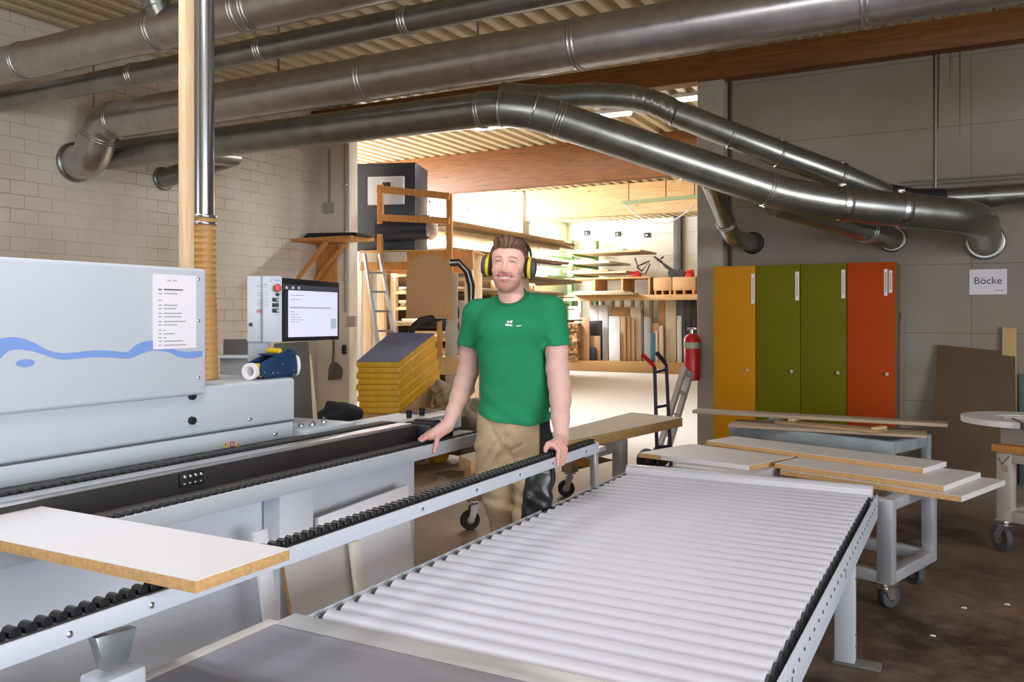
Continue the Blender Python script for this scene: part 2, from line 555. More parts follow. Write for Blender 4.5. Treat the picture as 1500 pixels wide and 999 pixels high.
# joints of the far hall wall
wj = MB()
for k in range(1, 7):
    wj.box(-16, 6, 22.595, 22.6, k * .62 - .006, k * .62 + .006)
tj = struct('trim_1', wj, mat('wall_joint', '#8a8378', .8))
# windows of the hall: a bright translucent band on its left side
wn = MB()
for k in range(8):
    y0 = 9.2 + k * 1.6
    wn.box(XH - .16, XH - .12, y0, y0 + .06, 2.35, 3.98)
wn.box(XH - .16, XH - .12, 9.2, 22.0, 2.35, 2.41); wn.box(XH - .16, XH - .12, 9.2, 22.0, 3.92, 3.98)
w1 = struct('window_1', wn, M['hallwhite'])
gl = MB().box(XH - .15, XH - .14, 9.2, 22.0, 2.35, 3.98)
g1 = struct('pane', gl, emis('daylit_translucent_pane', '#f6f6ff', 8.0), parent=w1)
# window band in the right wall, beside the camera
wf = MB()
for y in (-4.2, -2.5, -.8, .9, 2.54):
    wf.box(6.12, 6.2, y, y + .06, .25, 3.3)
wf.box(6.12, 6.2, -4.2, 2.6, .25, .31); wf.box(6.12, 6.2, -4.2, 2.6, 3.24, 3.3)
w2 = struct('window_2', wf, M['hallwhite'])
struct('pane', MB().box(6.18, 6.19, -4.2, 2.6, .25, 3.3), emis('daylit_window_pane', '#f0f4ff', 4.0), parent=w2)

wf = MB()  # added window behind the camera, unseen: softens the light from the front
for x in (-4.0, -2.0, 0, 1.94):
    wf.box(x, x + .06, -6.2, -6.12, .9, 3.2)
wf.box(-4.0, 2.0, -6.2, -6.12, .9, .96); wf.box(-4.0, 2.0, -6.2, -6.12, 3.14, 3.2)
w3 = struct('fill_window', wf, M['hallwhite'])
struct('pane', MB().box(-4.0, 2.0, -6.19, -6.18, .9, 3.2), emis('rear_fill_pane', '#f0f4ff', 2.0), parent=w3)

# ------------------------------------------------------------------ camera
cam = bpy.data.cameras.new('camera')
cam.sensor_width = 36
cam.lens = FPX / 1500 * 36
cam.shift_y = -(499.5 - YH) / 1500
cam.clip_end = 200
co = bpy.data.objects.new('camera', cam); COL.objects.link(co)
co.location = (0, 0, CAM_H)
co.rotation_euler = (R(90), 0, TH)
scn.camera = co
scn.view_settings.view_transform = 'Standard'
scn.view_settings.look = 'None'
scn.view_settings.gamma = 1
scn.view_settings.use_curve_mapping = False
scn.view_settings.exposure = 0.0


def area(name, loc, rot, sx, sy, power, col=(1, 1, 1)):
    l = bpy.data.lights.new(name, 'AREA')
    l.shape = 'RECTANGLE'; l.size = sx; l.size_y = sy; l.energy = power; l.color = col
    o = bpy.data.objects.new(name, l); COL.objects.link(o)
    o.location = loc; o.rotation_euler = rot
    return o


w = bpy.data.worlds.new('world'); scn.world = w
w.use_nodes = True
w.node_tree.nodes['Background'].inputs[0].default_value = (.8, .87, 1, 1)
w.node_tree.nodes['Background'].inputs[1].default_value = .6

# daylight through the side window band, the hall windows and an added rear window
area('window_daylight', (5.95, -.8, 1.75), (0, R(90), 0), 2.9, 6.6, 350, (.95, .97, 1))
area('hall_daylight', (XH - .1, 15.6, 3.15), (0, R(-90), 0), 1.5, 12.6, 1600, (.98, .98, 1))
area('rear_fill_light', (-1.0, -5.95, 2.05), (R(90), 0, 0), 5.8, 2.2, 150, (.95, .97, 1))  # added frontal fill, placed at the rear window
# fluorescent battens of the hall, and unseen overhead lights for the workshop
tubem = emis('lit_tube', '#f2f4ff', 14)
def batten(x, y, lx, ly, power, label, z=CEIL - .06):
    t = thing('pendant_batten_light', (x, y, z), label, 'light', 'fluorescent battens under the roof deck')
    part('housing', MB().box(x - lx / 2, x + lx / 2, y - ly / 2, y + ly / 2, z + .02, z + .069, .006), M['white'], t)
    if lx > ly:
        for d in (-.028, .028):
            part('tube', MB().cyl((x - lx / 2 + .03, y + d, z), (x + lx / 2 - .03, y + d, z), .014, seg=10), tubem, t)
    else:
        for d in (-.028, .028):
            part('tube', MB().cyl((x + d, y - ly / 2 + .03, z), (x + d, y + ly / 2 - .03, z), .014, seg=10), tubem, t)
    if power:
        area('overhead_area', (x, y, z - .03), (0, 0, 0), lx, ly, power, (1, .985, .97))
for x, y, pw in [(-1.2, 1.4, 40), (-3.4, 1.8, 38)]:  # overhead area lights added out of view, no fixtures modelled
    area('overhead_area', (x, y, 3.75), (0, 0, 0), 1.5, .2, pw, (1, .985, .97))
for (xa, ya, xb, yb), lab in [((694, 190, 757, 183), 'lit fluorescent batten seen below the elbow of the long bent duct'),
                              ((873, 172, 927, 166), 'lit fluorescent batten seen below the ribbed flexible elbow'),
                              ((975, 150, 1046, 141), 'lit fluorescent batten half hidden behind the concrete pillar')]:
    zz = 4.06
    a_, b_ = PZ(xa, ya, zz), PZ(xb, yb, zz)
    batten((a_.x + b_.x) / 2, (a_.y + b_.y) / 2, abs(b_.x - a_.x), .14, 55, lab, zz)
# ------------------------------------------------------------------ edge banding machine
XA = -2.213     # face of the feed apron
ZT = .86        # working height
XB = -2.355     # dark front face of the machine bed
XC = -2.66      # face of the hoods
mc = thing('edge_banding_machine', (-2.7, 1.8, 0), 'long pale grey edge banding machine with blue wave on its hood', 'machine')
YE = 3.86       # end of the apron
# base cabinet and its corner
b = MB()
b.box(-3.45, -2.35, -.6, 3.38, .04, .80, .006)
part('base_cabinet', b, M['paint_dk'], mc)
for ya, yb in ((2.376, 2.56), (.55, .75)):
    part('support_column', MB().box(-2.34, -2.255, ya, yb, .02, .80, .005), M['paint_dk'], mc)
b = MB()   # access panel seams and screws on the base
for (ya, yb, za, zb) in ((1.02, 1.025, .33, .60), (1.02, 1.36, .33, .335), (1.36, 1.365, .33, .66)):
    b.box(-2.352, -2.3485, ya, yb, za, zb)
for (y, z) in ((1.0, .34), (1.38, .35)):
    b.cyl((-2.352, y, z), (-2.343, y, z), .008, seg=10)
part('access_panel', b, M['seam'], mc)
# apron: long folded sheet with a top lip
b = MB()
b.box(XA - .035, XA, -.4, YE, ZT - .057, ZT, .004)
b.box(XA - .06, XA - .002, -.4, YE, ZT - .06, ZT - .052, .001)
part('apron', b, M['paint'], mc)
# the bed behind it
b = MB()
b.box(XB - .02, XA - .03, -.4, YE - .02, ZT - .05, ZT - .004, .002)
part('bed', b, M['track'], mc)
b = MB()
y = -.3
tr = MB().cyl((-.032, 0, 0), (-.004, 0, 0), .013, seg=14).finish('track_roller')
tr.materials.append(M['roller_blk'])
k = 0
while y < YE - .03:
    if y > 1.5:
        o = bpy.data.objects.new('track_roller', tr); COL.objects.link(o); o.parent = mc
        o.location = Vector((XA - .006, y, ZT - .004)) - mc.location
        k += 1
    y += .0325
b = MB()
y = -.3
while y < 1.5:
    b.cyl((XA - .038, y, ZT - .004), (XA - .010, y, ZT - .004), .013, seg=10)
    y += .0325
tag(part('track_rollers', b, M['roller_blk'], mc), kind='stuff')
b = MB()
b.box(XB - .03, XB, -.4, 3.42, ZT - .01, .932, .002)
for (y, z) in ((1.83, .89), (2.13, .895), (2.55, .9), (3.33, .89)):
    b.cyl((XB, y, z), (XB + .004, y, z), .006, seg=10)
part('bed_face', b, M['black_face'], mc)
b = MB()
b.box(XB, XB + .012, 2.0, 2.1, .878, .925, .003)
part('fixing_block', b, M['black'], mc)
for i in range(4):
    for j in range(2):
        part('screw', MB().lathe([(.006, 0), (.006, .003), (.004, .006), (.001, .006)], (XB + .012, 2.015 + i * .023, .889 + j * .024), (1, 0, 0), 10), M['chrome'], mc)
b = MB()
b.box(XB - .065, XB + .002, -.4, 3.36, .93, .945, .002)
part('guide_strip', b, M['alu'], mc)
b = MB()
b.box(XB - .2, XB - .066, -.4, 3.42, .80, .938, .002)
b.box(XB - .28, XB - .2, -.4, 3.5, .80, .925, .002)
part('chain_bed', b, M['black_face'], mc)
cp = MB()
y = 0.6
while y < 3.35:
    cp.box(XB - .118, XB - .082, y, y + .026, .936, .948, .003)
    y += .034
part('chain_pads', cp, M['rubber_bk'], mc)
# rubber blocks and odd bits that show in the gap under the hood
rr = random.Random(3)
brass_ = mat('brass_brown', '#75684c', .5, .2)
y = 1.2
while y < 2.85:
    w_ = rr.uniform(.03, .09)
    rb0 = rr.random() < .82
    part('pressure_roller' if rb0 else 'glue_block', MB().box(XC - .06, XC - .004 - rr.random() * .02, y, y + w_ * (1 if rb0 else .6), .902, .925 + rr.random() * .012, .004), M['rubber_bk'] if rb0 else brass_, mc)
    y += w_ + rr.uniform(.01, .05)
# lower hood plate, lower hood box, upper hood
b = MB()
b.box(XC - .02, XC, -.4, 2.885, .92, .988, .004)
part('lower_plate', b, M['paint'], mc)
b = MB()
b.box(XC - .75, XC, -.4, 2.90, .992, 1.182, .016, 3)
part('lower_hood', b, M['paint'], mc)
b = MB()
b.box(XC - .05, XC - .004, -.4, 2.886, .984, .996, .001)
part('shadow_gap', b, M['seam'], mc)
b = MB()
b.box(XC - .72, XC + .028, -.4, 2.372, 1.152, 1.642, .014, 3)
hood = part('upper_hood', b, M['paint'], mc)
for z in (1.60, 1.44, 1.22):
    part('hinge_screw', MB().lathe([(.006, 0), (.006, .004), (.003, .006)], (XC + .028, 2.33, z), (1, 0, 0), 10), M['chrome'], hood)


def on_hood(px, py, X=XC + .0285):
    p = PX(px, py, X)
    return p.y, p.z


# wave printed across the hood: upper and lower outlines
def ribbon(up, lo, X, n=80):
    def cr(P, t):
        # Catmull-Rom through points sorted by y
        ys = [p[0] for p in P]
        for i in range(len(P) - 1):
            if t <= ys[i + 1] or i == len(P) - 2:
                p1, p2 = P[i], P[i + 1]
                p0 = P[i - 1] if i > 0 else (2 * p1[0] - p2[0], 2 * p1[1] - p2[1])
                p3 = P[i + 2] if i + 2 < len(P) else (2 * p2[0] - p1[0], 2 * p2[1] - p1[1])
                h = p2[0] - p1[0]
                s = min(1, max(0, (t - p1[0]) / h))
                m1 = (p2[1] - p0[1]) / (p2[0] - p0[0]) * h; m2 = (p3[1] - p1[1]) / (p3[0] - p1[0]) * h
                return (2 * s ** 3 - 3 * s * s + 1) * p1[1] + (s ** 3 - 2 * s * s + s) * m1 + (-2 * s ** 3 + 3 * s * s) * p2[1] + (s ** 3 - s * s) * m2
    y0, y1 = max(up[0][0], lo[0][0]), min(up[-1][0], lo[-1][0])
    mb = MB(); bm = mb.bm
    ys = [y0 + (y1 - y0) * i / n for i in range(n + 1)]
    A = [bm.verts.new((X, y, cr(up, y))) for y in ys]; B = [bm.verts.new((X, y, min(cr(lo, y), cr(up, y) - .002))) for y in ys]
    A2 = [bm.verts.new((X - .001, v.co.y, v.co.z)) for v in A]; B2 = [bm.verts.new((X - .001, v.co.y, v.co.z)) for v in B]
    for i in range(n):
        bm.faces.new((A[i], B[i], B[i + 1], A[i + 1])); bm.faces.new((A2[i], A2[i + 1], B2[i + 1], B2[i]))
        bm.faces.new((A[i], A[i + 1], A2[i + 1], A2[i])); bm.faces.new((B[i], B2[i], B2[i + 1], B[i + 1]))
    return mb


up = [(-9, 500), (0, 496), (12, 494), (30, 495), (50, 502), (68, 512), (88, 517), (110, 516), (140, 513), (165, 514), (188, 515), (198, 506), (212, 500), (225, 499), (240, 503), (252, 510), (262, 514), (280, 515), (296.5, 513.5)]
lo = [(-9, 534), (0, 527), (8, 517), (20, 512), (40, 513), (60, 518), (80, 525), (95, 527), (115, 525), (140, 523), (165, 524), (190, 525), (205, 519), (220, 514), (235, 514), (250, 517), (262, 523), (280, 525), (296.5, 522)]
U_, L_w = [on_hood(*p) for p in up], [on_hood(*p) for p in lo]
U_ = [(-.36, 1.36), (-.1, 1.39), (.2, 1.375), (.45, 1.40), (.75, 1.43), (1.0, 1.40), (1.25, 1.385)] + U_[1:]
L_w = [(-.36, 1.345), (-.1, 1.37), (.2, 1.36), (.45, 1.375), (.75, 1.385), (1.0, 1.375), (1.25, 1.335)] + L_w[1:]
part('wave_print', ribbon(U_, L_w, XC + .029, 200), M['wave'], hood)
y_, z_ = on_hood(37, 532)
part('drop_print', MB().prism([(XC + .0282, y_ + .031 * math.cos(a), z_ + .0125 * math.sin(a)) for a in [2 * PI * i / 40 for i in range(40)]], (.0008, 0, 0)), M['wave'], hood)
# printed sheet taped on the hood
ya, za = on_hood(224, 401); yb, zb = on_hood(287, 512)
sh = part('paper_sheet', MB().box(XC + .0282, XC + .0302, ya, yb, PX(224, 512, XC + .03).z, za), M['paper'], hood)
b = MB(); bd = MB()
rows = [(411, 14, 1), (424, 36, 2), (430, 28, 1), (440, 8, 1), (447, 28, 0), (452, 26, 1), (459, 34, 0), (464, 34, 1), (471, 40, 0), (476, 28, 1), (484, 10, 1), (489, 24, 0), (495, 12, 1), (500, 36, 0), (506, 40, 0)]
for (py, wd, dk) in rows:
    x0 = 232 if py > 415 else 245
    for seg0, seg1 in ((0, 5), (8, wd)):
        if seg1 <= seg0: continue
        p0 = PX(x0 + seg0, py, XC + .0304); p1 = PX(x0 + seg1, py, XC + .0304)
        (bd if dk == 2 else b).box(XC + .0302, XC + .0306, p0.y, p1.y, p0.z - .0022, p0.z + .0022)
part('printed_text', b, M['ink'], sh); part('printed_heading', bd, M['ink_dk'], sh)
# black knobs, latch, stickers on the lower hood
for (px, py) in ((280, 580), (280, 616)):
    p = PX(px, py, XC)
    part('knob', MB().lathe([(.0155, -.002), (.0155, .012), (.013, .017), (.004, .018)], (XC, p.y, p.z), (1, 0, 0), 24), M['black'], mc)
for (px, py) in ((365, 614), (402, 636)):
    p = PX(px, py, XC)
    part('latch', MB().lathe([(.006, 0), (.007, .004), (.003, .007)], (XC, p.y, p.z), (1, 0, 0), 12).box(XC, XC + .004, p.y + .008, p.y + .014, p.z - .004, p.z + .004), M['chrome'], mc)
for i, px in enumerate((330, 340, 349)):
    p = PX(px, 651, XC)
    if i == 1:
        st = part('safety_sticker', MB().box(XC, XC + .001, p.y - .011, p.y + .011, p.z - .011, p.z + .011), M['red'], mc)
        part('pictogram', MB().box(XC + .001, XC + .0015, p.y - .006, p.y - .002, p.z - .007, p.z + .007).box(XC + .001, XC + .0015, p.y + .002, p.y + .006, p.z - .007, p.z + .007), M['paper'], st)
    else:
        st = part('safety_sticker', MB().prism([(XC, p.y - .013, p.z - .011), (XC, p.y + .013, p.z - .011), (XC, p.y, p.z + .013)], (.001, 0, 0)), M['warn'], mc)
        part('pictogram', MB().box(XC + .001, XC + .0015, p.y - .002, p.y + .002, p.z - .006, p.z + .005), M['ink_dk'], st)
# white tray and bits at the outlet end behind the hood
b = MB()
b.box(-3.1, -2.62, 2.93, 3.28, .80, .945, .005)
part('outlet_block', b, M['paint'], mc)
b = MB()
b.box(-2.9, -2.56, 3.28, 4.0, .82, .9, .005)
b.box(-2.62, -2.5, 2.95, 4.05, .84, .925, .004)
part('outlet_frame', b, M['paint'], mc)
for i, (y, z) in enumerate(((2.98, .95), (3.02, .952), (3.06, .95), (3.1, .955), (3.13, .95))):
    part('clamp_screw', MB().sphere((-2.7 + i % 2 * .03, y, z + .005), .014, 10).cyl((-2.7 + i % 2 * .03, y, .94), (-2.7 + i % 2 * .03, y, .985 if i == 3 else .95), .006, seg=10), M['chrome'], mc)
for y in (3.66, 3.78):
    part('clamp_lever', MB().box(-2.6, -2.575, y, y + .022, .92, .955, .006).cyl((-2.6, y + .011, .955), (-2.575, y + .011, .955), .011, seg=12), M['black'], mc)
b = MB()   # belt end drum with its dark guard
b.cyl((-2.42, 3.5, .88), (-2.30, 3.5, .88), .07, seg=24)
b.box(-2.47, -2.28, 3.42, 3.64, .80, .94, .03, 3)
part('belt_guard', b, mat('navy_plastic', '#20222e', .4), mc)
# operator console on a pillar
def console_block(x0, x1, ya, yb, t0, t1, dep):
    q = [PD(x0, ya, t0), PD(x1, ya, t1), PD(x1, yb, t1), PD(x0, yb, t0)]
    v = PD(x0, YH, 1) - Vector((0, 0, CAM_H)); v.z = 0
    v = (v.normalized() * .93 + Vector((CS, SN, 0)) * .12).normalized() * dep
    return q, v
q_, v_ = console_block(361.5, 412, 404, 501, 3.95, 4.05, .13)
cs = part('console_pillar', MB().prism(q_, v_, .006), M['paint'], mc)
q_, v_ = console_block(362.5, 393, 500, 600, 4.0, 4.06, .12)
part('pillar_post', MB().prism(q_, v_, .012), M['paint'], cs)
# control strip: a few degrees turned towards the operator
P0, P1 = PD(393, 405, 3.99), PD(412, 406, 4.02)


def quad_on(pxs, t0, t1, x0, x1):
    """points of a flat panel whose distance goes linearly with px"""
    out = []
    for (px, py) in pxs:
        it0, it1 = 1 / t0, 1 / t1
        t = 1 / (it0 + (it1 - it0) * (px - x0) / (x1 - x0))
        out.append(PD(px, py, t))
    return out


MT0, MT1 = 4.03, 4.42
scr = quad_on([(412, 406.5), (497, 414), (497, 497), (412, 501)], MT0, MT1, 412, 497)
nrm = (scr[1] - scr[0]).cross(scr[3] - scr[0]).normalized()
if nrm.dot(-scr[0] + Vector((0, 0, CAM_H))) < 0: nrm = -nrm
mon = part('monitor', MB().prism(scr, -nrm * .04, .004), M['black'], mc)
def mq(name, pts, m, dz, par, th=.0012):
    q = [p + nrm * dz for p in quad_on(pts, MT0, MT1, 412, 497)]
    return part(name, MB().prism(q, nrm * th), m, par)
scm = emis('screen_glow', '#d2d4ea', .45)
mq('screen', [(422, 425), (494, 428.5), (494, 492), (422, 494)], scm, .0005, mon)
mq('title_bar', [(414, 416), (495, 421), (495, 428.5), (414, 424.5)], mat('screen_bar', '#4c4c58', .4), .0005, mon)
mq('side_bar', [(417, 427), (421.5, 427.5), (421.5, 493), (417, 493)], mat('screen_side', '#34343f', .4), .0005, mon)
for k, (xa, xb) in enumerate(((418, 420.5), (427, 430), (436, 438.5))):
    mq('icon', [(xa, 419.5 + k * .3), (xb, 419.6 + k * .3), (xb, 423 + k * .3), (xa, 422.8 + k * .3)], M['paper'], .0018, mon)
mq('row_bar', [(424, 449), (484, 450.5), (484, 452.5), (424, 451.5)], mat('screen_row', '#c3c9e6', .4), .0018, mon)
mq('info_panel', [(484, 467), (492, 467), (492, 481), (484, 481.5)], mat('screen_info', '#c5d8e6', .4), .0018, mon)
b = MB()
for k, (py, xe) in enumerate(((456, 431), (460, 436), (464, 440), (468, 444), (471, 438), (432, 446), (438, 440))):
    q = [p + nrm * .0017 for p in quad_on([(425, py), (xe, py + .3), (xe, py + 1.1), (425, py + .8)], MT0, MT1, 412, 497)]
    b.prism(q, nrm * .0006)
part('screen_text', b, M['ink'], mon)
# face plate between pillar and monitor with its switches
fp = quad_on([(384, 404.5), (412, 406), (412, 501), (384, 501)], 3.98, 4.03, 384, 412)
fn = (fp[1] - fp[0]).cross(fp[3] - fp[0]).normalized()
if fn.dot(Vector((0, 0, CAM_H)) - fp[0]) < 0: fn = -fn
pl = part('switch_panel', MB().prism([p + fn * .012 for p in fp], -fn * .03, .003), M['paint'], mc)
def cpt(px, py):
    return quad_on([(px, py)], 3.95, 4.05, 361.5, 412)[0] + fn * .0006
def fpt(px, py, d=0.0):
    return quad_on([(px, py)], 3.98, 4.03, 384, 412)[0] + fn * (.012 + d)
e = fpt(403.5, 422)
es = part('emergency_stop', MB().lathe([(.012, 0), (.012, .012), (.0175, .013), (.0185, .022), (.014, .028), (.003, .029)], e, fn, 24), M['red'], pl)
sk = part('key_switch', MB().lathe([(.008, 0), (.008, .008), (.003, .009)], fpt(405, 431.5), fn, 14), M['black'], pl)
for (px, py, wht) in ((399.5, 439, 0), (404.5, 439.5, 1), (399.5, 447, 0), (404.5, 447, 0), (399.5, 455, 0), (404.5, 455, 1)):
    c_ = fpt(px, py)
    rt = (fp[1] - fp[0]).normalized(); Mx = Matrix((rt, rt.cross(fn), fn)).transposed()
    bt = part('push_button', MB().obox(c_ + fn * .004, (.013, .018, .008), Mx, .0015), M['black'], pl)
    if wht:
        part('button_lens', MB().obox(c_ + fn * .0085, (.006, .009, .001), Mx), M['paper'], bt)
rt = (fp[1] - fp[0]).normalized()
b = MB(); br_ = MB()
for (py, x0, x1, red) in ((417, 385, 390, 1), (420.5, 386, 391, 0), (428, 386, 391, 0), (432, 387, 391, 0), (438, 387, 392, 0), (442, 386, 392, 0), (446, 386, 392, 0), (449, 386, 392, 0)):
    (br_ if red else b).prism([fpt(x0, py - .5), fpt(x1, py - .5), fpt(x1, py + .5), fpt(x0, py + .5)], fn * .0008)
for k in range(4):
    x0 = 376 + k * 3.6
    br_.prism([cpt(x0, 453.5), cpt(x0 + 2.6, 453.5), cpt(x0 + 2.6, 458.5), cpt(x0, 458.5)], fn * .001)
part('printed_notice', b, M['ink'], pl); part('warning_pictograms', br_, mat('red_print', '#c26a70', .6), pl)
b = MB()
for k, (py, x0, x1) in enumerate(((419, 376, 382), (429, 376, 382), (433, 377, 382), (440, 376, 382), (444, 377, 382), (447, 376, 382))):
    b.prism([cpt(x0, py - .5), cpt(x1, py - .5), cpt(x1, py + .5), cpt(x0, py + .5)], fn * .001)
part('printed_notice', b, M['ink'], cs)
p = cpt(367, 475.5)
part('cap', MB().lathe([(.009, 0), (.009, .005), (.003, .006)], p, fn, 20), M['black'], cs)
# maker's mark at the top of the panel: a small blue crescent and a word-like bar
c_ = fpt(398, 410.5)
part('maker_mark', MB().tube([c_ + rt * (.008 * math.cos(a)) + Vector((0, 0, .009 * math.sin(a))) + fn * .0006 for a in [PI * .5 + PI * i / 12 for i in range(13)]], .0014, 6).prism([fpt(400, 409.5), fpt(409, 410), fpt(409, 412), fpt(400, 411.5)], fn * .0006), M['wave'], pl)

# ------------------------------------------------------------------ tape dispenser box standing on the lower hood
td = thing('edge_tape_dispenser', (-2.78, 2.8, 1.182), 'navy steel tape feeder with yellow rollers on the machine hood', 'dispenser')
zh = 1.183
q = [(-2.70, 2.735, zh + .012), (-2.70, 2.955, zh + .012), (-2.70, 2.945, zh + .115), (-2.70, 2.905, zh + .128), (-2.70, 2.735, zh + .07)]
part('side_plate', MB().prism(q, (-.012, 0, 0), .002), M['blue_blk'], td)
part('side_plate', MB().prism([Vector(p) + Vector((-.085, .01, 0)) for p in q], (-.012, 0, 0), .002), M['blue_blk'], td)
part('cross_bar', MB().box(-2.785, -2.712, 2.8, 2.94, zh + .1, zh + .108, .002).box(-2.785, -2.712, 2.76, 2.94, zh, zh + .014, .002), M['blue_blk'], td)
for (y, z) in ((2.745, .055), (2.745, .022), (2.86, .118)):
    part('guide_roller', MB().cyl((-2.782, y, zh + z), (-2.715, y, zh + z), .013, seg=16), M['yellow'], td)
part('bearing_ring', MB().lathe([(.036, 0), (.036, .02), (.022, .02), (.022, 0)], (-2.725, 2.70, zh + .037), (.25, -.97, 0), 28), M['paper'], td)
part('end_disc', MB().lathe([(.045, 0), (.047, .004), (.045, .012), (.01, .013)], (-2.73, 2.972, zh + .048), (.5, .86, 0), 28), M['paper'], td)
b = MB()
for (y, z) in ((2.75, .03), (2.8, .025), (2.83, .025), (2.93, .03), (2.93, .11), (2.86, .06)):
    b.lathe([(.004, 0), (.004, .003), (.002, .004)], (-2.70, y, zh + z), (1, 0, 0), 8)
part('bolt', b, M['chrome'], td)

# ------------------------------------------------------------------ panel support rail in front of the machine
XR = -1.555
RE = 3.762
sr = thing('panel_support_rail', (-1.62, 2.4, 0), 'long grey support rail with black rollers under the man\'s left hand', 'rail')
b = MB()
b.box(XR - .062, XR, .3, RE, ZT - .046, ZT - .002, .003)
part('rail_profile', b, M['paint'], sr)
b = MB()
b.box(XR - .055, XR - .006, .3, RE - .02, ZT - .004, ZT + .002, .001)
part('roller_bed', b, M['black'], sr)
rm = MB().lathe([(.0105, -.0145), (.0122, -.013), (.0122, .013), (.0105, .0145)], (0, 0, 0), (1, 0, 0), 16).finish('rail_roller')
rm.materials.append(M['roller_blk'])
y = .93; k = 0
while y < RE - .03 and k < 100:
    o = bpy.data.objects.new('rail_roller', rm); COL.objects.link(o); o.parent = sr
    o.location = Vector((XR - .026, y, ZT + .007)) - sr.location
    y += .031; k += 1
b = MB()
y = .33
while y < .92:
    b.lathe([(.0105, -.0145), (.0122, -.013), (.0122, .013), (.0105, .0145)], (XR - .026, y, ZT + .007), (1, 0, 0), 12)
    y += .031
tag(part('rail_rollers', b, M['roller_blk'], sr), kind='stuff')
for y in (1.06, 1.25, 1.45, 2.28, 2.62, 2.95, 3.25, 3.6):
    part('screw', MB().lathe([(.007, 0), (.007, .003), (.003, .005)], (XR, y, ZT - .024), (1, 0, 0), 10), M['chrome'], sr)
# outer support leg on the roller conveyor edge
part('leg', MB().box(-1.672, -1.638, 3.92, 3.955, .604, .83, .004), M['alu'], sr)
part('leg_bracket', MB().box(-1.68, -1.60, 3.70, 3.96, .79, .812, .004), M['alu'], sr)
# triangular galvanised bracket near the camera
q = [(-1.57, 1.06, .81), (-1.57, 1.27, .81), (-1.60, 1.245, .66), (-1.60, 1.12, .66)]
part('bracket', MB().prism([PX(140, 935, -1.62), PX(202, 918, -1.62), PX(190, 965, -1.62), PX(155, 985, -1.62)], (-.03, 0, 0), .004).box(-1.66, -1.62, 1.02, 1.2, .79, .82, .004), mat('pale_galvanised', '#a9b3b4', .35, .8, var=.08, scale=6), sr)
part('foot', MB().box(-1.685, -1.60, 1.17, 1.275, .589, .69, .008), M['paint'], sr)

# white panel lying across the rail and the apron
zt = ZT + .0235
pn = thing('white_board', (-2.0, 1.38, zt), 'big white laminated board across the machine rail in front', 'board')
p1, p2 = (-2.95, 1.245), (-1.413, 1.520)
part('core', MB().box(-3.0 + .0, -1.413, 1.243, 1.520, zt + .0008, zt + .0262, .0006), M['mdf'], pn)
part('top_laminate', MB().box(-3.0, -1.4132, 1.2432, 1.5198, zt + .0262, zt + .0278), M['white'], pn)

# ------------------------------------------------------------------ boards leaning on the machine base
def slab(name, c4, th, m, label, cat, group=None, face=None):
    """thin board given by four corners of its front face and a thickness vector"""
    if face is None:
        return solo(name, MB().prism(c4, th, .001), m, label, cat, group)
    t = thing(name, sum((Vector(c) for c in c4), Vector()) / 4, label, cat, group)
    th = Vector(th)
    part('core', MB().prism([Vector(c) + th * .08 for c in c4], th * .92), m, t)
    part('face_laminate', MB().prism(c4, th * .08), face, t)
    return t


slab('leaning_board', [(-2.22, 2.60, .002), (-2.22, 3.215, .002), (-2.26, 3.20, .69), (-2.26, 2.59, .665)], (-.02, 0, -.004), M['white'], 'white panel leaning against the machine base beside the man', 'board')
slab('leaning_offcut', [(-2.13, 2.40, .002), (-2.13, 2.76, .002), (-2.19, 2.74, .555), (-2.19, 2.325, .57)], (-.018, 0, -.004), M['osb'], 'small pale offcut leaning in front of the white panel', 'board', face=mat('beige_laminate', '#c9c2c2', .5))
slab('leaning_strip', [(-2.14, 2.255, .002), (-2.14, 2.32, .002), (-2.21, 2.265, .70), (-2.21, 2.20, .70)], (-.016, 0, -.003), M['white'], 'narrow white strip leaning on the machine beside its grey column', 'board')
slab('leaning_lath', [(-2.06, 2.66, .002), (-2.06, 2.72, .002), (-2.14, 2.71, .565), (-2.14, 2.65, .565)], (-.02, 0, -.003), mat('pale_beech', '#dcdad0', .5, var=.04), 'short cream slat leaning against the pale offcut', 'board')
# ------------------------------------------------------------------ roller conveyor
X0, X1 = -1.715, -.405
Y0, Y1 = 1.93, 4.49
ZR = .592
cv = thing('roller_conveyor', (-1.06, 3.2, 0), 'low roller conveyor with many pale grey rollers and a perforated edge', 'conveyor')
rr_ = .0395
n = 31
pitch = (Y1 - .05 - (Y0 + .03)) / (n - 1)
rol = MB().lathe([(rr_ - .004, 0), (rr_, .003), (rr_, X1 - X0 - .083), (rr_ - .004, X1 - X0 - .08)], (0, 0, 0), (1, 0, 0), 32).finish('roller', sharp=50)
rol.materials.append(M['conv'])
cap = MB().lathe([(.012, -.008), (.028, -.008), (.032, .004), (.032, .02), (.012, .02)], (0, 0, 0), (1, 0, 0), 20).finish('roller_cap')
cap.materials.append(M['rubber'])
for k in range(n):
    y = Y0 + .03 + pitch * k
    o = bpy.data.objects.new('roller', rol); COL.objects.link(o); o.parent = cv
    o.location = Vector((X0 + .045, y, ZR - rr_)) - cv.location
    for xx in (X0 + .03, X1 - .048):
        c2 = bpy.data.objects.new('roller_cap', cap); COL.objects.link(c2); c2.parent = o
        c2.location = Vector((xx - X0 - .045, 0, 0))
